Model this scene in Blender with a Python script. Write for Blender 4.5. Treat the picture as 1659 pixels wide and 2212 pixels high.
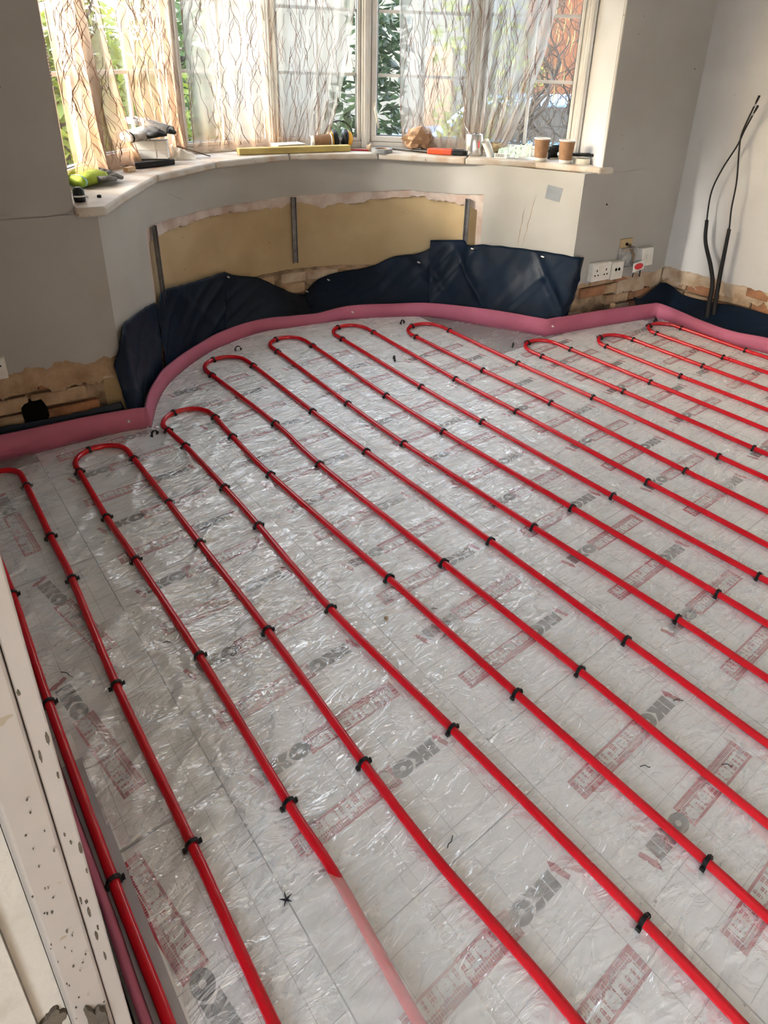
import bpy, bmesh, math, random
import numpy as np
from mathutils import Vector, Matrix, noise

for o in list(bpy.data.objects):
    bpy.data.objects.remove(o, do_unlink=True)
scene = bpy.context.scene
COL = scene.collection
random.seed(7)
PI = math.pi

# ------------------------------------------------------------------ camera
CAM_H = 1.52
cam_d = bpy.data.cameras.new('camera')
cam = bpy.data.objects.new('camera', cam_d)
COL.objects.link(cam)
R_ = Vector((0.776166, -0.629713, 0.032054))
U_ = Vector((0.242822, 0.345437, 0.906483))
F_ = Vector((0.581897, 0.695798, -0.421024))
m = Matrix.Identity(4)
for i in range(3):
    m[i][0], m[i][1], m[i][2] = R_[i], U_[i], -F_[i]
m[2][3] = CAM_H
cam.matrix_world = m
cam_d.sensor_fit = 'VERTICAL'
cam_d.sensor_height = 36.0
cam_d.lens = 1447.88 / 2212.0 * 36.0
cam_d.shift_x = -(873.59 - 829.5) / 2212.0
cam_d.shift_y = -(1106.0 - 791.01) / 2212.0
cam_d.clip_start = 0.02
scene.camera = cam

# ------------------------------------------------------------------ world, sun, exposure
world = bpy.data.worlds.new('world')
scene.world = world
world.use_nodes = True
wn = world.node_tree
wn.nodes.clear()
sky = wn.nodes.new('ShaderNodeTexSky')
sky.sky_type = 'NISHITA'
sky.sun_disc = False
sky.sun_elevation = math.radians(21)
sky.sun_rotation = math.radians(-55)
sky.air_density = 1.0
sky.dust_density = 2.5
bg = wn.nodes.new('ShaderNodeBackground')
bg.inputs['Strength'].default_value = 0.62
haze = wn.nodes.new('ShaderNodeMix')
haze.data_type = 'RGBA'
haze.inputs[0].default_value = 0.55
haze.inputs[7].default_value = (2.85, 2.98, 3.10, 1)
wo = wn.nodes.new('ShaderNodeOutputWorld')
wn.links.new(sky.outputs[0], haze.inputs[6])
wn.links.new(haze.outputs[2], bg.inputs[0])
wn.links.new(bg.outputs[0], wo.inputs[0])

sun_d = bpy.data.lights.new('sun', 'SUN')
sun_d.energy = 1.25
sun_d.color = (1.0, 0.94, 0.86)
sun_d.angle = math.radians(6.0)
sun = bpy.data.objects.new('sun', sun_d)
COL.objects.link(sun)
sun_from = Vector((-0.90, 0.25, 0.35)).normalized()
sun.rotation_euler = (-sun_from).to_track_quat('-Z', 'Y').to_euler()

scene.view_settings.view_transform = 'Standard'
scene.view_settings.look = 'None'
scene.view_settings.gamma = 1.0
scene.view_settings.use_curve_mapping = False
scene.view_settings.exposure = 3.0
scene.cycles.max_bounces = 7
scene.cycles.diffuse_bounces = 4
scene.cycles.glossy_bounces = 2
scene.cycles.transparent_max_bounces = 14
scene.cycles.use_adaptive_sampling = True
scene.cycles.adaptive_threshold = 0.06
scene.cycles.sample_clamp_indirect = 6.0
scene.cycles.use_denoising = True

# ------------------------------------------------------------------ materials
def nodes_of(name):
    mt = bpy.data.materials.new(name)
    mt.use_nodes = True
    nt = mt.node_tree
    return mt, nt, nt.nodes['Principled BSDF'], nt.nodes['Material Output']

def mat(name, col, rough=0.6, col2=None, nscale=6.0, ndetail=4.0, lo=0.35, hi=0.65, bump=0.0, bscale=40.0,
        metallic=0.0, spec=0.5, speck=None, speck_scale=60.0, speck_lo=0.70):
    mt, nt, b, out = nodes_of(name)
    b.inputs['Roughness'].default_value = rough
    b.inputs['Metallic'].default_value = metallic
    b.inputs['Specular IOR Level'].default_value = spec
    tc = nt.nodes.new('ShaderNodeTexCoord')
    src = None
    if col2 is None:
        col2 = tuple(c * 0.9 for c in col)
    n1 = nt.nodes.new('ShaderNodeTexNoise')
    n1.inputs['Scale'].default_value = nscale
    n1.inputs['Detail'].default_value = ndetail
    nt.links.new(tc.outputs['Object'], n1.inputs['Vector'])
    r = nt.nodes.new('ShaderNodeValToRGB')
    r.color_ramp.elements[0].position = lo
    r.color_ramp.elements[1].position = hi
    r.color_ramp.elements[0].color = (*col2, 1)
    r.color_ramp.elements[1].color = (*col, 1)
    nt.links.new(n1.outputs['Fac'], r.inputs['Fac'])
    src = r.outputs['Color']
    if speck:
        n2 = nt.nodes.new('ShaderNodeTexNoise')
        n2.inputs['Scale'].default_value = speck_scale
        n2.inputs['Detail'].default_value = 2.0
        nt.links.new(tc.outputs['Object'], n2.inputs['Vector'])
        r2 = nt.nodes.new('ShaderNodeValToRGB')
        r2.color_ramp.elements[0].position = speck_lo
        r2.color_ramp.elements[1].position = speck_lo + 0.03
        nt.links.new(n2.outputs['Fac'], r2.inputs['Fac'])
        mx = nt.nodes.new('ShaderNodeMix')
        mx.data_type = 'RGBA'
        mx.inputs[7].default_value = (*speck, 1)
        nt.links.new(r2.outputs['Color'], mx.inputs[0])
        nt.links.new(src, mx.inputs[6])
        src = mx.outputs[2]
    nt.links.new(src, b.inputs['Base Color'])
    if bump > 0:
        nb = nt.nodes.new('ShaderNodeTexNoise')
        nb.inputs['Scale'].default_value = bscale
        nb.inputs['Detail'].default_value = 5.0
        nt.links.new(tc.outputs['Object'], nb.inputs['Vector'])
        bp = nt.nodes.new('ShaderNodeBump')
        bp.inputs['Strength'].default_value = bump
        bp.inputs['Distance'].default_value = 0.01
        nt.links.new(nb.outputs['Fac'], bp.inputs['Height'])
        nt.links.new(bp.outputs['Normal'], b.inputs['Normal'])
    return mt

M = {}
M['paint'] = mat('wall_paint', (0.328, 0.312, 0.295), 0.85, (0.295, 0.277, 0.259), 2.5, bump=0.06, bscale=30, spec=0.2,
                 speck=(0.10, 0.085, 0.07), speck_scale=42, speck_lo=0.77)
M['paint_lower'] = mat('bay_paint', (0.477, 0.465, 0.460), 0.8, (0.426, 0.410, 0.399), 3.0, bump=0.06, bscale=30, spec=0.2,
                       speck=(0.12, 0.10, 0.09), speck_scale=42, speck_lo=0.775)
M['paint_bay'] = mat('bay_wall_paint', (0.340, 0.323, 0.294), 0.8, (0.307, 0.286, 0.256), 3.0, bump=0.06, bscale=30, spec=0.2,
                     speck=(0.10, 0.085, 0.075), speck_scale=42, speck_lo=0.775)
M['plaster'] = mat('rough_plaster', (0.466, 0.392, 0.348), 0.95, (0.348, 0.252, 0.200), 9, bump=0.5, bscale=45)
M['tan'] = mat('bare_board', (0.396, 0.294, 0.162), 0.85, (0.324, 0.225, 0.114), 3.0, bump=0.15, bscale=14,
               speck=(0.20, 0.12, 0.06), speck_scale=30, speck_lo=0.75)
M['brick_a'] = mat('brick_tan', (0.385, 0.266, 0.163), 0.95, (0.244, 0.148, 0.081), 12, bump=0.8, bscale=50)
M['brick_b'] = mat('brick_rust', (0.311, 0.141, 0.067), 0.95, (0.178, 0.081, 0.041), 12, bump=0.8, bscale=50)
M['brick_c'] = mat('brick_pale', (0.459, 0.363, 0.266), 0.95, (0.296, 0.200, 0.126), 10, bump=0.8, bscale=50)
M['mortar'] = mat('mortar', (0.34, 0.23, 0.14), 1.0, (0.14, 0.09, 0.055), 14, bump=0.9, bscale=60)
M['white_frame'] = mat('window_frame_paint', (0.624, 0.600, 0.560), 0.35, (0.544, 0.512, 0.468), 5)
M['gasket'] = mat('gasket', (0.02, 0.02, 0.022), 0.5)
M['cream'] = mat('cream_metal', (0.62, 0.57, 0.46), 0.4, (0.50, 0.45, 0.36), 30)
M['sill'] = mat('sill_paint', (0.450, 0.414, 0.361), 0.55, (0.355, 0.261, 0.183), 7.0, ndetail=6, lo=0.36, hi=0.58, bump=0.1,
                bscale=40, speck=(0.18, 0.10, 0.06), speck_scale=50, speck_lo=0.72)
M['membrane'] = mat('damp_membrane', (0.0025, 0.0085, 0.021), 0.45, (0.002, 0.006, 0.014), 5, bump=0.12, bscale=25, spec=0.16)
M['pink'] = mat('edge_foam', (0.390, 0.098, 0.160), 0.7, (0.335, 0.078, 0.129), 5, bump=0.05, bscale=60)
M['pipe'] = mat('red_pipe', (0.50, 0.006, 0.014), 0.22, (0.44, 0.004, 0.010), 8, spec=0.5)
M['black'] = mat('black_plastic', (0.005, 0.005, 0.0055), 0.45, (0.007, 0.007, 0.007), 20, spec=0.3)
M['rubber'] = mat('black_rubber', (0.010, 0.009, 0.009), 0.6, (0.014, 0.013, 0.013), 20, spec=0.2)
M['jamb'] = mat('jamb_paint', (0.258, 0.225, 0.201), 0.6, (0.237, 0.201, 0.177), 6, bump=0.08, bscale=30,
                speck=(0.20, 0.155, 0.11), speck_scale=38, speck_lo=0.70)
M['jamb_plaster'] = mat('jamb_plaster', (0.320, 0.288, 0.250), 0.9, (0.237, 0.205, 0.166), 10, lo=0.3, hi=0.5, bump=0.4, bscale=40)
M['cement'] = mat('cement_smear', (0.074, 0.058, 0.039), 1.0, (0.044, 0.033, 0.022), 25, bump=0.8, bscale=60)
M['grey_metal'] = mat('grey_metal', (0.19, 0.18, 0.17), 0.5, (0.11, 0.10, 0.095), 18, metallic=0.6)
M['tape'] = mat('duct_tape', (0.26, 0.27, 0.28), 0.4, (0.22, 0.23, 0.24), 20, metallic=0.3)
M['socket_white'] = mat('socket_white', (0.608, 0.585, 0.546), 0.35, (0.530, 0.499, 0.452), 25)
M['hole'] = mat('dark_hole', (0.004, 0.0035, 0.003), 0.95, spec=0.05)
M['label_red'] = mat('label_red', (0.55, 0.03, 0.04), 0.5)
M['ceiling'] = mat('ceiling_paint', (0.576, 0.560, 0.528), 0.9)
M['print_grey'] = mat('print_grey', (0.105, 0.11, 0.115), 0.6, spec=0.1)
M['print_red'] = mat('print_red', (0.46, 0.085, 0.115), 0.6, spec=0.1)
M['print_pale'] = mat('print_pale', (0.82, 0.825, 0.81), 0.6, spec=0.1)
M['line'] = mat('grid_line', (0.50, 0.46, 0.44), 0.6, spec=0.1)
M['lilac_foil'] = mat('foil_board', (0.55, 0.53, 0.56), 0.3, (0.46, 0.44, 0.47), 5, metallic=0.5, bump=0.15, bscale=18)
M['concrete'] = mat('subfloor', (0.2, 0.18, 0.16), 0.9)
M['cup_brown'] = mat('cup_kraft', (0.234, 0.125, 0.062), 0.8, (0.195, 0.101, 0.047), 30, bump=0.3, bscale=120)
M['cup_white'] = mat('cup_white', (0.624, 0.601, 0.562), 0.5)
M['orange'] = mat('orange_plastic', (0.530, 0.062, 0.013), 0.4)
M['steel'] = mat('steel_blade', (0.42, 0.42, 0.42), 0.35, (0.30, 0.30, 0.30), 15, metallic=0.8)
M['kraft'] = mat('kraft_paper', (0.390, 0.242, 0.140), 0.7, (0.281, 0.156, 0.078), 14, bump=0.4, bscale=30)
M['yellow_wood'] = mat('yellow_timber', (0.452, 0.351, 0.109), 0.55, (0.343, 0.257, 0.078), 10)
M['ear_yellow'] = mat('ear_yellow', (0.663, 0.328, 0.016), 0.4)
M['paper'] = mat('paper_white', (0.624, 0.608, 0.577), 0.7, (0.546, 0.523, 0.484), 14)
M['lime'] = mat('lime_fabric', (0.328, 0.429, 0.039), 0.85, (0.265, 0.343, 0.031), 40)
M['grey_glove'] = mat('grey_rubber', (0.14, 0.135, 0.12), 0.75, (0.09, 0.085, 0.075), 30, bump=0.3, bscale=150)
M['pale_glove'] = mat('worn_grey', (0.48, 0.46, 0.43), 0.8, (0.20, 0.19, 0.18), 26, bump=0.2, bscale=100)
M['cyan_cuff'] = mat('cyan_cuff', (0.28, 0.52, 0.58), 0.8)
M['pale_wood'] = mat('pale_wood', (0.60, 0.42, 0.24), 0.7, (0.48, 0.31, 0.16), 20)
M['dark_wood'] = mat('dark_wood', (0.13, 0.085, 0.05), 0.7)
M['pink_plastic'] = mat('pink_plastic', (0.66, 0.16, 0.20), 0.5)
M['red_paint'] = mat('red_pencil', (0.45, 0.02, 0.03), 0.4)
M['silver'] = mat('silver_can', (0.55, 0.54, 0.53), 0.22, (0.45, 0.44, 0.43), 8, metallic=0.85)
M['chain'] = mat('blind_chain', (0.20, 0.17, 0.13), 0.5)
# garden
M['lawn'] = mat('lawn', (0.080, 0.116, 0.024), 0.95, (0.044, 0.068, 0.014), 8, bump=0.4)
M['leaf_lime'] = mat('leaf_lime', (0.151, 0.176, 0.021), 0.6, (0.101, 0.130, 0.017), 4)
M['leaf_green'] = mat('leaf_green', (0.059, 0.108, 0.027), 0.55, (0.032, 0.063, 0.016), 4)
M['leaf_dark'] = mat('leaf_dark', (0.032, 0.059, 0.028), 0.35, (0.015, 0.032, 0.015), 5)
for q_ in ('leaf_lime', 'leaf_green', 'leaf_dark'):
    nt = M[q_].node_tree; pb = nt.nodes['Principled BSDF']
    tl = nt.nodes.new('ShaderNodeBsdfTranslucent')
    for l_ in list(nt.links):
        if l_.to_socket == pb.inputs['Base Color']: nt.links.new(l_.from_socket, tl.inputs[0])
    mx = nt.nodes.new('ShaderNodeMixShader'); mx.inputs[0].default_value = 0.5
    nt.links.new(pb.outputs[0], mx.inputs[1]); nt.links.new(tl.outputs[0], mx.inputs[2]); nt.links.new(mx.outputs[0], nt.nodes['Material Output'].inputs[0])
M['catkin'] = mat('catkin_yellow', (0.149, 0.134, 0.053), 0.8)
M['bark'] = mat('bark', (0.043, 0.031, 0.025), 0.9, (0.022, 0.017, 0.013), 15, bump=0.4)
M['house_wall'] = mat('render_wall', (0.055, 0.059, 0.059), 0.9)
M['house_brick'] = mat('red_brick_wall', (0.115, 0.046, 0.023), 0.9, (0.087, 0.032, 0.016), 14)
M['roof'] = mat('roof_tile', (0.22, 0.11, 0.07), 0.9)
M['tarmac'] = mat('driveway', (0.096, 0.092, 0.088), 0.95)
M['car'] = mat('car_blue', (0.080, 0.152, 0.248), 0.25, spec=0.6)
M['fence'] = mat('fence_wood', (0.144, 0.100, 0.060), 0.9, (0.104, 0.068, 0.040), 10)

def mix_transparent(name, col, fac, rough, bump=0.0, bscale=20.0, tint=(1, 1, 1), translucent=0.0, gloss_spec=0.5,
                    stain=None, stain_z=(1.3, 1.0)):
    mt, nt, b, out = nodes_of(name)
    b.inputs['Base Color'].default_value = (*col, 1)
    b.inputs['Roughness'].default_value = rough
    b.inputs['Specular IOR Level'].default_value = gloss_spec
    tr = nt.nodes.new('ShaderNodeBsdfTransparent')
    tr.inputs[0].default_value = (*tint, 1)
    surf = b.outputs[0]
    tc = nt.nodes.new('ShaderNodeTexCoord')
    colsock = None
    if stain:
        sep = nt.nodes.new('ShaderNodeSeparateXYZ')
        nt.links.new(tc.outputs['Object'], sep.inputs[0])
        mr = nt.nodes.new('ShaderNodeMapRange')
        mr.inputs[1].default_value = stain_z[0]
        mr.inputs[2].default_value = stain_z[1]
        nt.links.new(sep.outputs['Z'], mr.inputs[0])
        nz = nt.nodes.new('ShaderNodeTexNoise')
        nz.inputs['Scale'].default_value = 7.0
        nz.inputs['Detail'].default_value = 4.0
        nt.links.new(tc.outputs['Object'], nz.inputs['Vector'])
        mul = nt.nodes.new('ShaderNodeMath'); mul.operation = 'MULTIPLY'
        nt.links.new(mr.outputs[0], mul.inputs[0])
        nt.links.new(nz.outputs['Fac'], mul.inputs[1])
        mul2 = nt.nodes.new('ShaderNodeMath'); mul2.operation = 'MULTIPLY'; mul2.use_clamp = True
        mul2.inputs[1].default_value = 1.6
        nt.links.new(mul.outputs[0], mul2.inputs[0])
        mc = nt.nodes.new('ShaderNodeMix'); mc.data_type = 'RGBA'
        mc.inputs[6].default_value = (*col, 1)
        mc.inputs[7].default_value = (*stain, 1)
        nt.links.new(mul2.outputs[0], mc.inputs[0])
        colsock = mc.outputs[2]
        nt.links.new(colsock, b.inputs['Base Color'])
    if translucent > 0:
        tl = nt.nodes.new('ShaderNodeBsdfTranslucent')
        tl.inputs[0].default_value = (*col, 1)
        if colsock:
            nt.links.new(colsock, tl.inputs[0])
        mx0 = nt.nodes.new('ShaderNodeMixShader')
        mx0.inputs[0].default_value = translucent
        nt.links.new(b.outputs[0], mx0.inputs[1])
        nt.links.new(tl.outputs[0], mx0.inputs[2])
        surf = mx0.outputs[0]
    mx = nt.nodes.new('ShaderNodeMixShader')
    mx.inputs[0].default_value = fac
    nt.links.new(tr.outputs[0], mx.inputs[1])
    nt.links.new(surf, mx.inputs[2])
    nt.links.new(mx.outputs[0], out.inputs['Surface'])
    if bump > 0:
        nb = nt.nodes.new('ShaderNodeTexNoise')
        nb.inputs['Scale'].default_value = bscale
        nb.inputs['Detail'].default_value = 4.0
        nb.inputs['Distortion'].default_value = 1.2
        nt.links.new(tc.outputs['Object'], nb.inputs['Vector'])
        bp = nt.nodes.new('ShaderNodeBump')
        bp.inputs['Strength'].default_value = bump
        bp.inputs['Distance'].default_value = 0.02
        nt.links.new(nb.outputs['Fac'], bp.inputs['Height'])
        nt.links.new(bp.outputs['Normal'], b.inputs['Normal'])
    return mt

M['curtain'] = mix_transparent('sheer_curtain', (0.42, 0.405, 0.38), 0.56, 0.8, translucent=0.5, gloss_spec=0.1,
                               stain=(0.34, 0.20, 0.10), stain_z=(1.28, 0.98))
M['curtain_stained'] = mix_transparent('stained_sheer', (0.40, 0.335, 0.285), 0.62, 0.8, translucent=0.5, gloss_spec=0.1,
                                       stain=(0.33, 0.185, 0.10), stain_z=(1.75, 1.0))
M['thread'] = mat('embroidery_thread', (0.16, 0.075, 0.045), 0.9, spec=0.1)
M['poly_flap'] = mix_transparent('polythene_flap', (0.72, 0.71, 0.67), 0.30, 0.25, bump=0.35, bscale=16)
M['mask_green'] = mix_transparent('green_film', (0.55, 0.66, 0.57), 0.75, 0.3, bump=0.3, bscale=60)
M['clear_bag'] = mix_transparent('clear_film', (0.74, 0.70, 0.60), 0.6, 0.3, bump=0.3, bscale=60)

def glass_mat():
    mt, nt, b, out = nodes_of('window_glass')
    nt.nodes.remove(b)
    tr = nt.nodes.new('ShaderNodeBsdfTransparent')
    tr.inputs[0].default_value = (0.93, 0.96, 0.95, 1)
    gl = nt.nodes.new('ShaderNodeBsdfGlossy')
    gl.inputs['Roughness'].default_value = 0.02
    df = nt.nodes.new('ShaderNodeBsdfDiffuse')
    df.inputs[0].default_value = (0.75, 0.78, 0.80, 1)
    m1 = nt.nodes.new('ShaderNodeMixShader')
    m1.inputs[0].default_value = 0.06
    m2 = nt.nodes.new('ShaderNodeMixShader')
    fr = nt.nodes.new('ShaderNodeFresnel')
    fr.inputs[0].default_value = 1.45
    nt.links.new(tr.outputs[0], m1.inputs[1]); nt.links.new(df.outputs[0], m1.inputs[2])
    nt.links.new(fr.outputs[0], m2.inputs[0])
    nt.links.new(m1.outputs[0], m2.inputs[1]); nt.links.new(gl.outputs[0], m2.inputs[2])
    nt.links.new(m2.outputs[0], out.inputs['Surface'])
    return mt
M['glass'] = glass_mat()

def sheet_mat():
    """translucent polythene with creases"""
    mt, nt, b, out = nodes_of('polythene_sheet')
    b.inputs['Base Color'].default_value = (0.90, 0.91, 0.91, 1)
    b.inputs['Roughness'].default_value = 0.4
    b.inputs['Specular IOR Level'].default_value = 0.12
    tr = nt.nodes.new('ShaderNodeBsdfTransparent')
    tc = nt.nodes.new('ShaderNodeTexCoord')
    # cloudy haze where the sheet clings or lifts
    nz = nt.nodes.new('ShaderNodeTexNoise')
    nz.inputs['Scale'].default_value = 3.5
    nz.inputs['Detail'].default_value = 5.0
    nz.inputs['Roughness'].default_value = 0.6
    nt.links.new(tc.outputs['Object'], nz.inputs['Vector'])
    mr = nt.nodes.new('ShaderNodeMapRange')
    mr.inputs[1].default_value = 0.30; mr.inputs[2].default_value = 0.72
    mr.inputs[3].default_value = 0.16; mr.inputs[4].default_value = 0.36
    nt.links.new(nz.outputs['Fac'], mr.inputs[0])
    mx = nt.nodes.new('ShaderNodeMixShader')
    # fine whitened creases, put into the colour to stand for crinkle highlights
    fac = mr.outputs[0]
    for sc_, rot_, st_ in ((4.2, 0.5, (1.0, 3.4, 1.0)), (5.5, -0.9, (1.0, 3.0, 1.0))):
        mpc = nt.nodes.new('ShaderNodeMapping')
        mpc.inputs['Rotation'].default_value = (0, 0, rot_)
        mpc.inputs['Scale'].default_value = st_
        nt.links.new(tc.outputs['Object'], mpc.inputs['Vector'])
        nc = nt.nodes.new('ShaderNodeTexNoise')
        nc.inputs['Scale'].default_value = sc_
        nc.inputs['Detail'].default_value = 3.0
        nc.inputs['Distortion'].default_value = 1.0
        nt.links.new(mpc.outputs[0], nc.inputs['Vector'])
        sb_ = nt.nodes.new('ShaderNodeMath'); sb_.operation = 'SUBTRACT'; sb_.inputs[1].default_value = 0.5
        nt.links.new(nc.outputs['Fac'], sb_.inputs[0])
        ab_ = nt.nodes.new('ShaderNodeMath'); ab_.operation = 'ABSOLUTE'
        nt.links.new(sb_.outputs[0], ab_.inputs[0])
        mc_ = nt.nodes.new('ShaderNodeMapRange')
        mc_.inputs[1].default_value = 0.0; mc_.inputs[2].default_value = 0.05
        mc_.inputs[3].default_value = 0.075; mc_.inputs[4].default_value = 0.0
        nt.links.new(ab_.outputs[0], mc_.inputs[0])
        ad_ = nt.nodes.new('ShaderNodeMath'); ad_.operation = 'ADD'; ad_.use_clamp = True
        nt.links.new(fac, ad_.inputs[0]); nt.links.new(mc_.outputs[0], ad_.inputs[1])
        fac = ad_.outputs[0]
    nt.links.new(fac, mx.inputs[0])
    nt.links.new(tr.outputs[0], mx.inputs[1])
    nt.links.new(b.outputs[0], mx.inputs[2])
    gl = nt.nodes.new('ShaderNodeBsdfGlossy')
    gl.inputs['Roughness'].default_value = 0.17
    mx2 = nt.nodes.new('ShaderNodeMixShader')
    mx2.inputs[0].default_value = 0.27
    nt.links.new(mx.outputs[0], mx2.inputs[1]); nt.links.new(gl.outputs[0], mx2.inputs[2])
    nt.links.new(mx2.outputs[0], out.inputs['Surface'])
    # creases
    mp = nt.nodes.new('ShaderNodeMapping')
    mp.inputs['Rotation'].default_value = (0, 0, 0.6)
    mp.inputs['Scale'].default_value = (1.0, 2.6, 1.0)
    nt.links.new(tc.outputs['Object'], mp.inputs['Vector'])
    n1 = nt.nodes.new('ShaderNodeTexNoise')
    n1.inputs['Scale'].default_value = 9.0
    n1.inputs['Detail'].default_value = 3.0
    n1.inputs['Distortion'].default_value = 2.2
    nt.links.new(mp.outputs[0], n1.inputs['Vector'])
    n2 = nt.nodes.new('ShaderNodeTexNoise')
    n2.inputs['Scale'].default_value = 22.0
    n2.inputs['Detail'].default_value = 4.0
    n2.inputs['Distortion'].default_value = 1.5
    nt.links.new(tc.outputs['Object'], n2.inputs['Vector'])
    b1 = nt.nodes.new('ShaderNodeBump'); b1.inputs['Strength'].default_value = 0.55; b1.inputs['Distance'].default_value = 0.02
    b2 = nt.nodes.new('ShaderNodeBump'); b2.inputs['Strength'].default_value = 0.35; b2.inputs['Distance'].default_value = 0.01
    nt.links.new(n1.outputs['Fac'], b1.inputs['Height'])
    nt.links.new(n2.outputs['Fac'], b2.inputs['Height'])
    nt.links.new(b1.outputs['Normal'], b2.inputs['Normal'])
    nt.links.new(b2.outputs['Normal'], b.inputs['Normal'])
    nt.links.new(b2.outputs['Normal'], gl.inputs['Normal'])
    return mt
M['sheet'] = sheet_mat()
M['board'] = mat('insulation_foil', (0.86, 0.865, 0.855), 0.6, (0.79, 0.795, 0.78), 6, ndetail=6, bump=0.05, bscale=30,
                 metallic=0.0, spec=0.15, speck=(0.30, 0.27, 0.23), speck_scale=30, speck_lo=0.74)

# ------------------------------------------------------------------ mesh helpers
class MB:
    def __init__(self):
        self.v = []; self.f = []; self.mi = []; self.cur = 0
    def add(self, vs, fs):
        o = len(self.v)
        self.v += [tuple(p) for p in vs]
        self.f += [tuple(i + o for i in fc) for fc in fs]
        self.mi += [self.cur] * len(fs)
        return self
    def box(self, c, s, rz=0.0, rx=0.0, ry=0.0):
        mt = Matrix.Rotation(rz, 3, 'Z') @ Matrix.Rotation(ry, 3, 'Y') @ Matrix.Rotation(rx, 3, 'X')
        vs = []
        for x in (-.5, .5):
            for y in (-.5, .5):
                for z in (-.5, .5):
                    vs.append(Vector(c) + mt @ Vector((x * s[0], y * s[1], z * s[2])))
        return self.add(vs, [(0, 1, 3, 2), (4, 6, 7, 5), (0, 4, 5, 1), (2, 3, 7, 6), (0, 2, 6, 4), (1, 5, 7, 3)])
    def bar(self, a, b, w, h, up=(0, 0, 1)):
        """box from a to b, w across (horizontal), h along up"""
        a = Vector(a); b = Vector(b); d = (b - a).normalized(); up = Vector(up)
        s = d.cross(up)
        if s.length < 1e-5: s = Vector((1, 0, 0))
        s.normalize(); u = s.cross(d)
        vs = []
        for p in (a, b):
            for i, j in ((-1, -1), (1, -1), (1, 1), (-1, 1)):
                vs.append(p + s * (i * w / 2) + u * (j * h / 2))
        return self.add(vs, [(0, 1, 2, 3), (7, 6, 5, 4), (0, 4, 5, 1), (1, 5, 6, 2), (2, 6, 7, 3), (3, 7, 4, 0)])
    def prism(self, poly, z0, z1):
        n = len(poly)
        vs = [(x, y, z0) for x, y in poly] + [(x, y, z1) for x, y in poly]
        fs = [tuple(range(n - 1, -1, -1)), tuple(range(n, 2 * n))]
        for i in range(n):
            j = (i + 1) % n
            fs.append((i, j, n + j, n + i))
        return self.add(vs, fs)
    def flat(self, poly, z):
        return self.add([(x, y, z) for x, y in poly], [tuple(range(len(poly)))])
    def tube(self, pts, r, seg=10, cap=True):
        pts = [Vector(p) for p in pts]
        n = len(pts)
        rs = r if hasattr(r, '__len__') else [r] * n
        vs = []; ref = None
        for i, p in enumerate(pts):
            t = (pts[min(i + 1, n - 1)] - pts[max(i - 1, 0)]).normalized()
            if ref is None:
                ref = Vector((0, 0, 1)) if abs(t.z) < 0.9 else Vector((1, 0, 0))
            s = t.cross(ref).normalized(); u = s.cross(t).normalized(); ref = u
            for k in range(seg):
                a = 2 * PI * k / seg
                vs.append(p + (s * math.cos(a) + u * math.sin(a)) * rs[i])
        fs = []
        for i in range(n - 1):
            for k in range(seg):
                k2 = (k + 1) % seg
                fs.append((i * seg + k, i * seg + k2, (i + 1) * seg + k2, (i + 1) * seg + k))
        if cap:
            fs.append(tuple(range(seg - 1, -1, -1)))
            fs.append(tuple((n - 1) * seg + k for k in range(seg)))
        return self.add(vs, fs)
    def lathe(self, prof, c=(0, 0, 0), seg=24, mtx=None):
        vs = []; fs = []
        n = len(prof)
        for r, z in prof:
            for k in range(seg):
                a = 2 * PI * k / seg
                p = Vector((r * math.cos(a), r * math.sin(a), z))
                if mtx is not None: p = mtx @ p
                vs.append(p + Vector(c))
        for i in range(n - 1):
            for k in range(seg):
                k2 = (k + 1) % seg
                fs.append((i * seg + k, i * seg + k2, (i + 1) * seg + k2, (i + 1) * seg + k))
        return self.add(vs, fs)
    def grid(self, fn, nu, nv, mask=None):
        vs = []; fs = []
        for j in range(nv + 1):
            for i in range(nu + 1):
                vs.append(fn(i / nu, j / nv))
        for j in range(nv):
            for i in range(nu):
                if mask and not mask((i + .5) / nu, (j + .5) / nv): continue
                a = j * (nu + 1) + i
                fs.append((a, a + 1, a + nu + 2, a + nu + 1))
        return self.add(vs, fs)
    def mesh(self, name, mats, smooth=False):
        me = bpy.data.meshes.new(name)
        me.from_pydata(self.v, [], self.f)
        mats = mats if isinstance(mats, (list, tuple)) else [mats]
        for q in mats: me.materials.append(q)
        if any(self.mi): me.polygons.foreach_set('material_index', self.mi)
        if smooth: me.polygons.foreach_set('use_smooth', [True] * len(me.polygons))
        me.update()
        bm = bmesh.new(); bm.from_mesh(me)
        bmesh.ops.recalc_face_normals(bm, faces=bm.faces[:])
        bm.to_mesh(me); bm.free()
        return me
    def build(self, name, mats, parent=None, smooth=False, bevel=0.0, bseg=2, solid=0.0, sub=0):
        me = self.mesh(name, mats, smooth)
        ob = bpy.data.objects.new(name, me)
        COL.objects.link(ob)
        if parent: ob.parent = parent
        if solid:
            md = ob.modifiers.new('solid', 'SOLIDIFY'); md.thickness = solid; md.offset = 0
        if bevel:
            md = ob.modifiers.new('bevel', 'BEVEL'); md.width = bevel; md.segments = bseg; md.limit_method = 'ANGLE'
            md.angle_limit = math.radians(40)
        if sub:
            md = ob.modifiers.new('sub', 'SUBSURF'); md.levels = sub; md.render_levels = sub
        return ob

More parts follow.
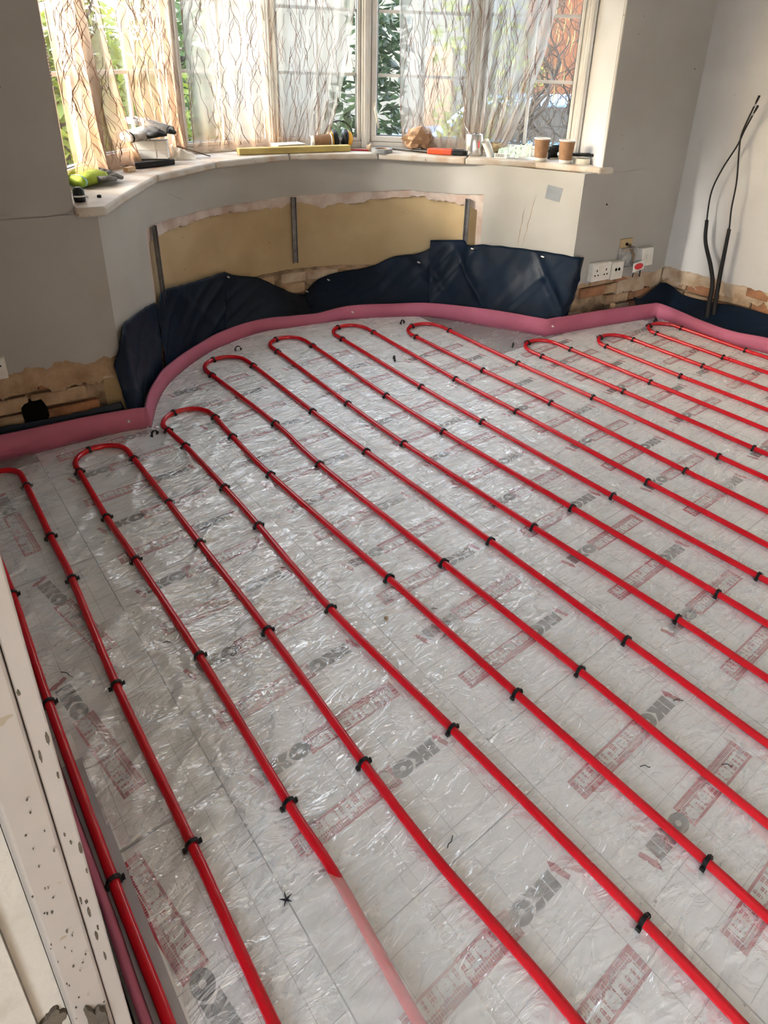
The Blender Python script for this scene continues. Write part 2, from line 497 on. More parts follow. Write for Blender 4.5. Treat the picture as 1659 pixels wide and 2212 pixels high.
def empty(name, loc=(0, 0, 0), rz=0.0, parent=None):
    o = bpy.data.objects.new(name, None)
    o.empty_display_size = 0.05
    COL.objects.link(o)
    o.location = loc; o.rotation_euler = (0, 0, rz)
    if parent: o.parent = parent
    return o
def tag(o, label, cat, group=None):
    o['label'] = label; o['category'] = cat
    if group: o['group'] = group
    return o
def struct(o, label=None, cat=None):
    o['kind'] = 'structure'
    if label: o['label'] = label
    if cat: o['category'] = cat
    return o
def nz(x, y=0.0, z=0.0):
    return noise.noise(Vector((x, y, z)))
def catmull(P, n=12):
    P = [np.array(p, float) for p in P]
    Q = [2 * P[0] - P[1]] + P + [2 * P[-1] - P[-2]]
    out = []
    for i in range(1, len(Q) - 2):
        a, b, c, d = Q[i - 1:i + 3]
        for k in range(n):
            t = k / n
            out.append(.5 * ((2 * b) + (-a + c) * t + (2 * a - 5 * b + 4 * c - d) * t * t + (-a + 3 * b - 3 * c + d) * t ** 3))
    out.append(P[-1])
    return np.array(out)
def interp(xs, ys, x):
    return float(np.interp(x, xs, ys))

ORD = ['first', 'second', 'third', 'fourth', 'fifth', 'sixth', 'seventh', 'eighth', 'ninth', 'tenth']

# ================================================================== SETTING
CEIL = 2.45
XR = 4.168                       # right wall
WLIN_A = (0.726, 2.742); WLIN_B = (3.294, 2.400)
def wy(x):                       # y of the window-wall face
    return WLIN_A[1] + (x - WLIN_A[0]) * (WLIN_B[1] - WLIN_A[1]) / (WLIN_B[0] - WLIN_A[0])
WD = Vector((WLIN_B[0] - WLIN_A[0], WLIN_B[1] - WLIN_A[1], 0)).normalized()
WNo = Vector((-WD.y, WD.x, 0))   # outward
def wp(x, off=0.0):              # point on window wall, off outward
    return (x + WNo.x * off, wy(x) + WNo.y * off)

# ---- bay lower wall curve
BV = [(0.726, 2.742), (1.168, 3.30), (1.585, 3.57), (2.09, 3.66), (2.60, 3.46), (2.97, 3.04), (3.305, 2.40)]
BC = catmull(BV, 24)
BS = np.concatenate([[0], np.cumsum(np.linalg.norm(np.diff(BC, axis=0), axis=1))])
BT = np.gradient(BC, axis=0); BT /= np.linalg.norm(BT, axis=1)[:, None]
BN = np.stack([-BT[:, 1], BT[:, 0]], 1)      # outward
BLEN = float(BS[-1])
def bay(s, off=0.0):
    x = np.interp(s, BS, BC[:, 0]); y = np.interp(s, BS, BC[:, 1])
    nx = np.interp(s, BS, BN[:, 0]); ny = np.interp(s, BS, BN[:, 1])
    l = math.hypot(nx, ny)
    return float(x + nx / l * off), float(y + ny / l * off)

# ---- window line
WV = [(0.60, 3.05), (0.93, 3.46), (1.51, 3.88), (2.14, 3.94), (2.70, 3.71), (3.23, 3.24), (3.58, 2.70)]
SILL_Z = 0.965

# ---- floor : sub floor slab, insulation boards and their print
floor = MB().prism([(-1.4, -2.6), (XR + .1, -2.6), (XR + .1, 2.2), (3.4, 2.5), (3.1, 3.2), (2.6, 3.6), (2.0, 3.8), (1.2, 3.5), (0.7, 2.9), (-1.4, 3.0)],
                   -0.16, -0.07).build('floor', M['concrete'])
struct(floor, 'insulated floor under clear polythene in the bare room', 'floor')

# print artwork: (x from 0 at the arrow to 0.41 at the box end, y up)
FONT_CACHE = {}
def text_mesh(body, size, bold):
    cu = bpy.data.curves.new('t', 'FONT')
    cu.body = body; cu.size = size; cu.offset = bold; cu.align_x = 'LEFT'
    cu.resolution_u = 2; cu.fill_mode = 'FRONT'
    ob = bpy.data.objects.new('t', cu); COL.objects.link(ob)
    dg = bpy.context.evaluated_depsgraph_get()
    me = ob.evaluated_get(dg).to_mesh()
    vs = [tuple(v.co) for v in me.vertices]; fs = [tuple(p.vertices) for p in me.polygons]
    ob.evaluated_get(dg).to_mesh_clear()
    bpy.data.objects.remove(ob, do_unlink=True); bpy.data.curves.remove(cu)
    return vs, fs
def print_mesh():
    b = MB(); h = 0.0195; z = 0.0006
    b.cur = 0                                       # grey letters I K O
    b.flat([(.021, -h), (.042, -h), (.042, h), (.021, h)], z)
    b.flat([(.0445, -h), (.066, -h), (.066, h), (.0445, h)], z)
    b.flat([(.066, -.004), (.0725, -h), (.099, -h), (.0825, 0), (.066, .004)], z)
    b.flat([(.066, .004), (.066, -.004), (.0825, 0), (.099, h), (.0725, h)], z)
    ov = []; iv = []
    for k in range(28):
        a = 2 * PI * k / 28
        ov.append((.121 + .027 * math.cos(a), (h + .0015) * math.sin(a), z + .0003))
        iv.append((.121 + .0075 * math.cos(a), .0065 * math.sin(a), z + .0003))
    b.add(ov + iv, [(k, (k + 1) % 28, 28 + (k + 1) % 28, 28 + k) for k in range(28)])
    b.cur = 1                                       # red arrow and box
    b.flat([(.0085, -.032), (.017, -.012), (.012, -.009), (.0, .0), (-.003, -.003), (-.001, -.016)], z + .0001)
    b.flat([(.012, -.009), (.009, .003), (.002, .020), (-.009, .017), (-.005, .002), (.0, .0)], z + .0001)
    x0, x1, H = .142, .410, .0265; t = .0058
    b.flat([(x0, H - t), (x1, H - t), (x1, H), (x0, H)], z)
    b.flat([(x0, -H), (x1, -H), (x1, -H + t), (x0, -H + t)], z)
    for k in range(4):
        y0 = -H + t + .0012 + k * .0103
        b.flat([(x1 - .0135, y0), (x1, y0), (x1, y0 + .0090), (x1 - .0135, y0 + .0090)], z)
        b.flat([(x0, y0), (x0 + .010, y0), (x0 + .010, y0 + .0090), (x0, y0 + .0090)], z)
    # brick courses showing through between the knocked-out letters
    xs = x0 + .012
    while xs < x1 - .017:
        for k in range(5):
            y0 = -H + t + .0012 + k * .0083
            b.flat([(xs, y0), (xs + .0046, y0), (xs + .0046, y0 + .0066), (xs, y0 + .0066)], z)
        xs += .0056
    b.cur = 2                                       # pale letters over it
    vs, fs = text_mesh('enertherm', .050, .0016)
    w0 = min(v[0] for v in vs); w1 = max(v[0] for v in vs)
    k0 = min(v[1] for v in vs); k1 = max(v[1] for v in vs)
    sx = (x1 - .018 - (x0 + .012)) / (w1 - w0); sy = (2 * (H - t) + .001) / (k1 - k0)
    b.add([(x0 + .012 + (v[0] - w0) * sx, -H + t - .0005 + (v[1] - k0) * sy, z + .0004) for v in vs], fs)
    return b.mesh('printed_lettering', [M['print_grey'], M['print_red'], M['print_pale']])
PRINT = print_mesh()

TOP = 0.0                                            # top of the boards
def make_board_mesh(w, l, lines=True):
    b = MB()
    b.box((0, 0, -.035), (w - .003, l - .003, .07))
    b.cur = 1
    if lines:
        k = -2
        for xx in (-w * .32, -w * .1, w * .12, w * .34):
            b.box((xx, 0, .0003), (.0014, l * .97, .0004))
        y = -l / 2 + .05
        while y < l / 2:
            b.box((0, y, .0003), (w * .97, .0014, .0004)); y += .10
    return b.mesh('insulation_board', [M['board'], M['line']])
BOARD = {}
def board(cx, cy, w, l, rz=0.0, mats=None):
    key = (round(w, 3), round(l, 3))
    if key not in BOARD: BOARD[key] = make_board_mesh(w, l)
    o = bpy.data.objects.new('insulation_board', BOARD[key])
    COL.objects.link(o); o.parent = floor
    o.location = (cx, cy, TOP); o.rotation_euler = (0, 0, rz)
    return o
def put_print(bo, x, y, rz):
    """print whose arrow sits at world x,y, running along rz"""
    p = bpy.data.objects.new('printed_lettering', PRINT)
    COL.objects.link(p); p.parent = bo
    c, s = math.cos(-bo.rotation_euler.z), math.sin(-bo.rotation_euler.z)
    dx, dy = x - bo.location.x, y - bo.location.y
    p.location = (c * dx - s * dy, s * dx + c * dy, 0)
    p.rotation_euler = (0, 0, rz - bo.rotation_euler.z)
    return p

ROW = 0.1856
cols = [  # left text x, first arrow-left row y, column board x0,x1
    (0.395, 2.070, 0.335, 0.895), (0.965, 1.785, 0.895, 1.478), (1.560, 1.358, 1.478, 2.066), (2.149, 1.070, 2.066, 2.655),
    (2.737, 1.300, 2.655, 3.243), (3.325, 1.140, 3.243, 3.831)]
def floor_top(x):                                    # furthest y with floor at that x
    if x < 0.74: return 2.66
    if x > 3.03: return interp([3.03, 3.5, 3.95], [2.36, 2.25, 2.12], x)
    return interp([.74, .91, 1.05, 1.28, 1.48, 1.70, 1.90, 2.05, 2.27, 2.51, 2.70, 2.89, 3.03],
                  [2.66, 2.88, 3.06, 3.24, 3.33, 3.37, 3.33, 3.30, 3.24, 3.13, 2.99, 2.68, 2.40], x)
for ci, (tx, ry, bx0, bx1) in enumerate(cols):
    bs = []
    w = bx1 - bx0
    top = 3.45 if 0 < ci < 4 else (2.95 if ci == 0 else 2.32)
    y1 = top - (ci % 2) * 0.35
    if ci % 2: bs.append((board((bx0 + bx1) / 2, (top + y1) / 2, w, top - y1), y1, top))
    while y1 > -1.9:
        y0 = y1 - 1.2
        bs.append((board((bx0 + bx1) / 2, (y0 + y1) / 2, w, 1.2), y0, y1)); y1 = y0
    n0 = -8
    for n in range(n0, 20):
        y = ry - n * ROW
        if y > min(floor_top(tx), floor_top(tx + .41)) - .02 or y < -0.75: continue
        for bo, a, b_ in bs:
            if a + .04 < y < b_ - .04:
                if n % 2 == 0: put_print(bo, tx, y, 0)
                else: put_print(bo, tx + .41, y, PI)
board(3.965, 1.0, .268, 2.2); board(3.965, -1.1, .268, 2.0)
# narrow left hand boards, lettering running along them
zb = [board(.165, 2.30, .340, 0.70, 0.0), board(.165, 1.47, .340, 0.95, 0.0), board(.165, .615, .340, .75, 0.0), board(.165, -.40, .340, 1.27, 0.0)]
put_print(zb[0], .165, 2.49, -PI / 2 + .05)
put_print(zb[1], .172, 1.90, -PI / 2 + .20) if False else None
put_print(zb[1], .118, 1.505, -PI / 2 + .14)
put_print(zb[2], .165, .560, PI / 2 + .13)
p = put_print(zb[1], .172, 2.085 - .15, -PI / 2 + .2)
put_print(zb[3], .14, .10, -PI / 2 + .10)

MB().box((.084, .78, .0012), (.046, .95, .0016)).build('foil_edge', M['lilac_foil'], floor)
# ---- polythene sheet over everything
STRIP = [(0.209, 2.73), (0.635, 2.694), (0.786, 2.653), (0.908, 2.887), (1.05, 3.062), (1.283, 3.24), (1.476, 3.325), (1.705, 3.371),
         (1.902, 3.335), (2.052, 3.297), (2.269, 3.245), (2.512, 3.13), (2.704, 2.99), (2.891, 2.676), (3.07, 2.351), (3.505, 2.256),
         (3.932, 2.144), (3.944, 2.034), (3.906, 1.82), (3.908, 1.613), (3.953, 1.414)]
poly_in = [(0.075, 2.74)] + STRIP[0:] + [(3.96, 0.5), (3.96, -1.9), (0.07, -1.9), (0.115, .30), (0.115, .75), (0.10, 1.28), (.075, 1.6)]
def inside(x, y, P=poly_in):
    c = False; n = len(P); j = n - 1
    for i in range(n):
        xi, yi = P[i]; xj, yj = P[j]
        if (yi > y) != (yj > y) and x < (xj - xi) * (y - yi) / (yj - yi) + xi: c = not c
        j = i
    return c
def ridge(v):
    return (1 - abs(v)) ** 6
def sheet_h(x, y):
    w_left = max(0.0, min(1.0, (1.5 - x) / 0.9)) * max(0.0, min(1.0, (y - .6) / .5))
    a = 0.9
    u = x * math.cos(a) + y * math.sin(a); v = -x * math.sin(a) + y * math.cos(a)
    h = 0.0022 + 0.0012 * nz(x * 3, y * 3)
    h += 0.0085 * ridge(nz(u * 3.0, v * 9.0, 1.3)) * (0.25 + 0.9 * w_left)
    h += 0.0070 * ridge(nz(u * 10.0 + 7, v * 3.0, 4.1)) * (0.2 + 0.9 * w_left)
    h += 0.0035 * ridge(nz(x * 5.0, y * 1.2 + 3, 8.7)) * (0.35 + 0.4 * w_left)
    # folds fanning from the staple near the flap
    dx, dy = x - .331, y - .700
    r = math.hypot(dx, dy); an = math.atan2(dy, dx)
    if r < .55:
        h += 0.007 * ridge(math.sin(an * 4.5 + .6) * .9) * math.exp(-r / .22) * min(1, r / .03)
    # long folds beside the second pipe
    for fx, fy0, fy1, sl in ((.335, .75, 1.5, .05), (.355, .8, 1.45, .10), (.86, .2, 1.3, -.02), (2.9, 1.0, 2.1, -.25)):
        if fy0 < y < fy1:
            d = (x - fx - sl * (y - fy0)) / .012
            if abs(d) < 3: h += 0.006 * math.exp(-d * d) * min(1, (y - fy0) / .1, (fy1 - y) / .1)
    return max(h, .0014)
NX, NY = 380, 440
X0, X1, Y0, Y1 = .06, 3.98, -1.2, 3.40
def sheet_fn(u, v):
    x = X0 + (X1 - X0) * u; y = Y0 + (Y1 - Y0) * v
    return (x, y, sheet_h(x, y))
sheet = MB().grid(sheet_fn, NX, NY, lambda u, v: inside(X0 + (X1 - X0) * u, Y0 + (Y1 - Y0) * v)).build(
    'polythene_sheet', M['sheet'], smooth=True)
me = sheet.data
bm = bmesh.new(); bm.from_mesh(me)
bmesh.ops.delete(bm, geom=[v for v in bm.verts if not v.link_faces], context='VERTS')
bm.to_mesh(me); bm.free()
tag(sheet, 'clear creased polythene sheet spread over the printed insulation boards', 'plastic sheet')

# ---- walls
# left wall (runs toward the window wall beside the camera), its end is the jamb
wl = MB().prism([(-.14, .60), (.012, .60), (.012, 2.80), (-.14, 2.82)], -.07, CEIL).build('wall_left', M['paint'])
struct(wl, 'left wall running from the doorway jamb to the window wall', 'wall')

def ragged_panel(mb, pts, zlo, zhi, thick):
    """pts: list of (front xy, outward unit xy); vertical skin with a ragged lower edge zlo[i]"""
    n = len(pts); vs = []; fs = []
    for i in range(n):
        (x, y), (nx, ny) = pts[i]
        zl = zlo[i]
        zs = zhi[i] if hasattr(zhi, '__len__') else zhi
        vs += [(x, y, zl), (x, y, zs), (x + nx * thick, y + ny * thick, zl), (x + nx * thick, y + ny * thick, zs)]
    for i in range(n - 1):
        a = 4 * i; b = a + 4
        fs += [(a, b, b + 1, a + 1), (a, a + 2, b + 2, b), (a + 1, b + 1, b + 3, a + 3), (a + 2, a + 3, b + 3, b + 2)]
    fs += [(0, 1, 3, 2), (4 * (n - 1), 4 * (n - 1) + 2, 4 * (n - 1) + 3, 4 * (n - 1) + 1)]
    mb.add(vs, fs)

def jag(s, seed, a=.02, f=9.0):
    return a * nz(s * f, seed) + a * .6 * nz(s * f * 3.3, seed + 5) + a * .35 * nz(s * f * 11, seed + 9)

BRICKS = []
def brick_mesh(L, seed):
    rr = random.Random(seed)
    b = MB(); nx, nz_ = 5, 3
    bm = bmesh.new()
    bmesh.ops.create_cube(bm, size=1.0)
    for v in bm.verts:
        v.co.x *= L; v.co.y *= .055; v.co.z *= .064
        v.co += Vector((rr.uniform(-.006, .006), rr.uniform(-.006, .004), rr.uniform(-.005, .005)))
    bmesh.ops.bevel(bm, geom=bm.edges[:], offset=.006, segments=1, affect='EDGES', clamp_overlap=True)
    me = bpy.data.meshes.new('brick'); bm.to_mesh(me); bm.free()
    return me
for k in range(9):
    mm = brick_mesh([.205, .205, .205, .10, .14][k % 5], k)
    mm.materials.append([M['brick_a'], M['brick_b'], M['brick_c']][k % 3])
    BRICKS.append(mm)
def lay_bricks(parent, A, B, z0, z1, inset=.012, seed=0, skip=lambda s, z: False):
    rr = random.Random(seed)
    A = Vector((*A, 0)); B = Vector((*B, 0)); d = (B - A); Ln = d.length; d.normalize()
    nn = Vector((-d.y, d.x, 0))                       # to the left of travel = outward when A->B runs left to right
    rz = math.atan2(d.y, d.x)
    z = z0; row = 0
    while z < z1:
        s = -rr.uniform(0, .12)
        while s < Ln:
            k = rr.randrange(9); L = [.205, .205, .205, .10, .14][k % 5]
            c = s + L / 2
            if 0.03 < c < Ln - .03 and not skip(c, z) and c - L / 2 > -.06 and c + L / 2 < Ln + .004:
                o = bpy.data.objects.new('brick', BRICKS[k]); COL.objects.link(o); o.parent = parent
                p = A + d * c + nn * (inset + .028 + rr.uniform(-.006, .006))
                o.location = (p.x, p.y, z + .032); o.rotation_euler = (0, rr.uniform(-.02, .02), rz)
            s += L + .012
        z += .076; row += 1

def wall_skin(name, xa, xb, z_low, seed, upto=None, mat_='paint', amp=.02):
    n = int(abs(xb - xa) / .008) + 1
    pts = []; lo = []
    for i in range(n + 1):
        x = xa + (xb - xa) * i / n
        pts.append(((x, wy(x)), (WNo.x, WNo.y)))
        lo.append(z_low + jag(x, seed, amp))
    return pts, lo

# window wall, left pier
pier = empty('wall_front_left', (0, 0, 0)); struct(pier, 'shadowed left pier of the window wall above broken brickwork', 'wall')
b = MB()
b.prism([wp(.0, .045), wp(.724, .045), wp(.724, .25), wp(.0, .25)], -.07, .93); b.build('brick_core', M['mortar'], pier)
b = MB(); b.prism([wp(.0, .024), wp(.640, .024), wp(.47, .34), wp(.0, .34)], .93, CEIL); b.build('pier_core', M['paint'], pier)
b = MB(); pts, lo = wall_skin('', .0, .726, .335, 3.0, amp=.030)
ragged_panel(b, pts, lo, .935, .040); b.build('plaster_skin', M['paint'], pier)
b = MB(); b.prism([wp(.0, 0), wp(.648, 0), wp(.648, .02), wp(.0, .02)], .93, CEIL); b.build('upper_plaster', M['paint'], pier)
b = MB(); pts, lo = wall_skin('', .0, .722, .235, 13.0, amp=.05)
pts = [((p_[0] + WNo.x * .012, p_[1] + WNo.y * .012), q) for p_, q in pts]
hi = [.345 + jag(i * .01, 31, .012) for i in range(len(pts))]
lo = [min(l, h - .004) for l, h in zip(lo, hi)]
ragged_panel(b, pts, lo, .36, .03); b.build('render_patch', M['brick_a'], pier)
lay_bricks(pier, wp(.02, 0), wp(.72, 0), .0, .30, inset=.016, seed=6, skip=lambda s, z: .30 < s < .40 and .06 < z < .16)
hv = []
for k in range(18):
    a = 2 * PI * k / 18; q_ = 1 + .5 * nz(math.cos(a) * 1.5 + 3, math.sin(a) * 1.5)
    x_ = .375 + .060 * q_ * math.cos(a); hv.append((*wp(x_, .010), .135 + .062 * q_ * math.sin(a)))
bk2 = [(x_ + WNo.x * .03, y_ + WNo.y * .03, z_) for x_, y_, z_ in hv]
MB().add(hv + bk2, [tuple(range(18))] + [(k, (k + 1) % 18, 18 + (k + 1) % 18, 18 + k) for k in range(18)]).build('gap_shade_patch', M['hole'], pier)  # near-black patch puts the shade inside the broken gap into the colour

# window wall, right pier
pier2 = empty('wall_front_right'); struct(pier2, 'right pier of the window wall beside the sockets', 'wall')
b = MB(); b.prism([wp(3.31, .045), wp(XR, .045), wp(XR, .25), wp(3.31, .25)], -.07, .93); b.build('brick_core', M['mortar'], pier2)
b = MB(); b.prism([wp(3.46, .024), wp(XR, .024), wp(XR, .34), wp(3.66, .34)], .93, CEIL); b.build('pier_core', M['paint'], pier2)
b = MB(); pts, lo = wall_skin('', 3.308, XR, .262, 23.0, amp=.022)
ragged_panel(b, pts, lo, .935, .040); b.build('plaster_skin', M['paint'], pier2)
b = MB(); b.prism([wp(3.436, 0), wp(XR, 0), wp(XR, .02), wp(3.436, .02)], .93, CEIL); b.build('upper_plaster', M['paint'], pier2)
b = MB(); pts, lo = wall_skin('', 3.75, XR, .14, 43.0, amp=.04)
pts = [((p_[0] + WNo.x * .010, p_[1] + WNo.y * .010), q) for p_, q in pts]
ragged_panel(b, pts, lo, .285, .03); b.build('render_patch', M['brick_c'], pier2)
lay_bricks(pier2, wp(3.32, 0), wp(XR - .01, 0), .0, .24, inset=.014, seed=9, skip=lambda s, z: .22 < s < .30 and z < .10)

# right wall
wr = empty('wall_right'); struct(wr, 'right wall with a bare brick band along its foot', 'wall')
b = MB(); b.prism([(XR + .045, -2.6), (XR + .3, -2.6), (XR + .3, 2.55), (XR + .045, 2.55)], -.07, CEIL)
b.build('brick_core', M['mortar'], wr)
b = MB(); n = 600; pts = []; lo = []
for i in range(n + 1):
    y = 2.30 - 4.9 * i / n
    pts.append(((XR, y), (1, 0))); lo.append(.285 + jag(y, 61, .014))
ragged_panel(b, pts, lo, CEIL, .045); b.build('plaster_skin', M['paint_lower'], wr)
b = MB(); pts = []; lo = []
for i in range(300):
    y = 2.29 - .008 * i
    pts.append(((XR + .010, y), (1, 0))); lo.append(.19 + jag(y, 77, .05))
ragged_panel(b, pts, lo, .30, .03); b.build('render_patch', M['brick_c'], wr)
lay_bricks(wr, (XR, 2.27), (XR, .2), .0, .27, inset=.014, seed=15)

# bay lower wall
bw = empty('wall_bay'); struct(bw, 'curved wall under the bay window with a bare tan patch', 'wall')
def bay_pts(s0, s1, off, step=.008):
    n = int((s1 - s0) / step); out = []; ss = []
    for i in range(n + 1):
        s = s0 + (s1 - s0) * i / n
        a = bay(s, off); c = bay(s, off + 1.0)
        l = math.hypot(c[0] - a[0], c[1] - a[1])
        out.append((a, ((c[0] - a[0]) / l, (c[1] - a[1]) / l))); ss.append(s)
    return out, ss
b = MB(); pts, ss = bay_pts(0.0, BLEN, .018, .03); ragged_panel(b, pts, [-.07] * len(pts), .925, .10); b.build('bare_board_backing', M['tan'], bw, smooth=False)
def hole_lo(s):
    zt = interp([.52, .562, .902, 1.176, 1.459, 1.75, 2.019, 2.254, 2.489, 2.727, 2.874, 2.977], [.74, .748, .722, .716, .706, .711, .716, .727, .747, .742, .747, .757], s)
    return zt
b = MB()
pts, ss = bay_pts(0.0, BLEN, 0.0)
lo = []
for s in ss:
    e0 = .50 + .012 * nz(s * 3, 2); 
    if s < .505 or s > 2.982: lo.append(-.05)
    else: lo.append(hole_lo(s) + jag(s, 71, .006))
ragged_panel(b, pts, lo, .935, .014); b.build('painted_skin', M['paint_bay'], bw, smooth=False)
# rough plaster margin
b = MB(); pts, ss = bay_pts(.50, 2.99, .006)
lo = []
for s in ss:
    zt = interp([.50, .638, .769, .95, 1.182, 1.463, 1.66, 1.753, 1.96, 2.138, 2.255, 2.489, 2.667, 2.877, 2.99],
                [.67, .672, .675, .669, .672, .655, .65, .67, .638, .649, .678, .701, .699, .676, .66], s)
    v = zt + jag(s, 91, .020, 8)
    if s < .545: v = .10 + jag(s, 3, .02)
    if s > 2.945: v = .10 + jag(s, 5, .02)
    lo.append(v)
ragged_panel(b, pts, lo, .80, .012); b.build('plaster_margin', M['plaster'], bw, smooth=False)
# brick under the bare board
b = MB(); pts, ss = bay_pts(.55, 2.94, .010); ragged_panel(b, pts, [-.05] * len(pts), [.245 + jag(s, 17, .008) for s in ss], .012); b.build('brick_core', M['mortar'], bw)
for k in range(22):
    s = .66 + (k % 11) * .213; z = .085 + (k // 11) * .076
    a = bay(s, .030); c = bay(s + .06, .030)
    o = bpy.data.objects.new('brick', BRICKS[[0, 2, 5, 6, 1][k % 5]]); COL.objects.link(o); o.parent = bw
    o.location = (a[0], a[1], z + .032); o.rotation_euler = (0, 0, math.atan2(c[1] - a[1], c[0] - a[0]))

def crack(s0, z0, z1, drift, seed, part='plaster_crack'):
    b = MB(); n = 26; vs = []
    for k in range(n + 1):
        z = z0 + (z1 - z0) * k / n; s = s0 + drift * k / n + .006 * nz(z * 22, seed)
        w = .0013 * (1 - abs(2 * k / n - 1) ** 3) + .0003
        a0 = bay(s - w, -.0006); a1 = bay(s + w, -.0006)
        vs += [(a0[0], a0[1], z), (a1[0], a1[1], z)]
    b.add(vs, [(2 * k, 2 * k + 1, 2 * k + 3, 2 * k + 2) for k in range(n)])
    b.build(part, M['mortar'], bw)
crack(3.30, .79, .47, -.05, 2.0)
crack(3.24, .71, .47, -.02, 5.0)
crack(.80, .86, .80, .14, 9.0)
# header above the windows, ceiling, rear walls
hd = MB()
for i in range(6):
    hd.bar((*WV[i], 2.36), (*WV[i + 1], 2.36), .20, .22)
h_o = hd.build('wall_header', M['paint']); struct(h_o, 'wall band above the bay window', 'wall')
# bay ceiling + room ceiling
ce = MB()
ce.prism([(-1.4, -2.6), (XR + .3, -2.6), (XR + .3, 2.6), (-1.4, 3.1)], CEIL, CEIL + .1)
ce.prism([(.40, 2.7), (.5, 3.15), (.85, 3.6), (1.45, 4.06), (2.18, 4.12), (2.83, 3.86), (3.40, 3.35), (3.8, 2.7)], CEIL + .005, CEIL + .1)
struct(ce.build('ceiling', M['ceiling']), 'plain ceiling', 'ceiling')
rl = MB()
rl.prism([(.645, 2.775), (.59, 3.03), (.48, 3.03), (.48, 2.80)], SILL_Z - .04, CEIL)
struct(rl.build('wall_reveal_left', M['paint']), 'left reveal of the bay window', 'wall')
rv = MB()
rv.prism([wp(3.4345, .006), (3.60, 2.735), (3.75, 2.66), wp(3.60, .022), wp(3.437, .022)], SILL_Z - .04, CEIL)
struct(rv.build('wall_reveal_right', M['paint_lower']), 'pale right reveal of the bay window', 'wall')
bk = MB()
bk.box((1.4, -2.65, 1.2), (5.8, .1, 2.7))
struct(bk.build('wall_back', M['ceiling']), 'plain rear wall behind the viewer', 'wall')
lf = MB(); lf.box((-1.45, 1.20, 1.2), (.1, 3.8, 2.7)); lf.box((-1.45, -2.5, 1.2), (.1, .3, 2.7)); lf.box((-1.45, -1.52, 2.30), (.1, 1.64, .34))  # unseen wide opening, added so daylight reaches the near floor and jamb
struct(lf.build('wall_hall', M['ceiling']), 'unseen hallway wall with a wide opening added to let daylight in', 'wall')
lf2 = MB(); lf2.prism([(-1.4, 2.85), (-.0, 2.83), (-.0, 3.0), (-1.4, 3.0)], -.07, CEIL)
struct(lf2.build('wall_hall_end', M['ceiling']), 'end wall of the hallway', 'wall')

# doorway jamb (trim) in the lower left
tr = empty('trim_1', (0, .55, 0)); struct(tr, 'pale painted doorway jamb spattered with cement', 'jamb')
b = MB(); b.prism([(.026, .05), (.026, 0), (.0075, 0), (.0075, .05)], -.07, CEIL); b.build('architrave', M['jamb'], tr, bevel=.002)
b = MB(); b.prism([(.0068, .05), (.0068, -.004), (-.030, -.008), (-.034, .0), (-.034, .05)], -.07, CEIL); b.build('door_lining', M['jamb'], tr, bevel=.003)
b = MB(); b.prism([(-.035, .05), (-.035, .004), (-.0635, .004), (-.0635, .05)], -.07, CEIL); b.build('plaster_edge', M['jamb_plaster'], tr)
b = MB(); b.prism([(-.064, .05), (-.064, -.006), (-.145, -.006), (-.145, .05)], -.07, CEIL); b.build('outer_plaster', M['jamb_plaster'], tr)
def blob(mb, cx, cz, rx, rz_, y, seed, th=.004):
    n = 26; fr = []; bk_ = []
    for k in range(n):
        a = 2 * PI * k / n
        q = 1 + .45 * nz(math.cos(a) * 1.4 + seed, math.sin(a) * 1.4) + .25 * nz(math.cos(a) * 4 + seed, math.sin(a) * 4)
        fr.append((cx + rx * q * math.cos(a) * .9, y - th, cz + rz_ * q * math.sin(a) * .9)); bk_.append((cx + rx * q * math.cos(a), y, cz + rz_ * q * math.sin(a)))
    mb.add(fr + bk_, [tuple(range(n))] + [(k, (k + 1) % n, n + (k + 1) % n, n + k) for k in range(n)])
b = MB()
blob(b, -.010, .40, .012, .050, -.007, 1.0)
blob(b, -.050, .46, .013, .022, .004, 2.0)
blob(b, -.095, .40, .028, .060, -.006, 3.0)
blob(b, -.042, .385, .007, .03, .004, 6.0)
b.build('cement_smear', M['cement'], tr)
b = MB()
for k in range(34):
    x = random.uniform(-.030, .004); z = random.uniform(.42, .85)
    blob(b, x, z, random.uniform(.0004, .0011), random.uniform(.0008, .0028), -.0072, k, .0008)
for k in range(14):
    x = random.uniform(.010, .024); z = random.uniform(.5, 1.0)
    blob(b, x, z, random.uniform(.0007, .0016), random.uniform(.003, .010), -.0002, k + 60, .0006)
b.build('cement_spatter', M['cement'], tr)['kind'] = 'stuff'

# ---- window sill, in joined segments
SF = [(0.640, 2.705), (0.742, 2.680), (0.875, 2.878), (1.168, 3.281), (1.585, 3.542), (2.091, 3.630), (2.60, 3.43), (2.948, 3.021), (3.238, 2.715), (3.405, 2.372), (3.505, 2.345)]
sill = empty('window_sill', (2.0, 3.5, SILL_Z)); struct(sill, 'long curved pale sill of the bay window, scattered with clutter', 'window sill')
def off(p): return (p[0] - 2.0, p[1] - 3.5)
segs = [[SF[0], SF[1], SF[2], SF[3], WV[1], WV[0], (.60, 2.95), (.648, 2.76)],
        [SF[3], SF[4], WV[2], WV[1]], [SF[4], SF[5], WV[3], WV[2]], [SF[5], SF[6], WV[4], WV[3]],
        [SF[6], SF[7], WV[5], WV[4]], [SF[7], SF[8], SF[9], SF[10], (3.52, 2.385), (3.435, 2.40), (3.59, 2.72), WV[5]]]
for sg in segs:
    c = np.mean(sg, axis=0)
    sg2 = [tuple(np.array(p_) + (c - np.array(p_)) / (np.linalg.norm(c - np.array(p_)) + 1e-6) * .0012) for p_ in sg]
    MB().prism([off(p_) for p_ in sg2], -.038, 0).build('sill_segment', M['sill'], sill, bevel=.011, bseg=3)

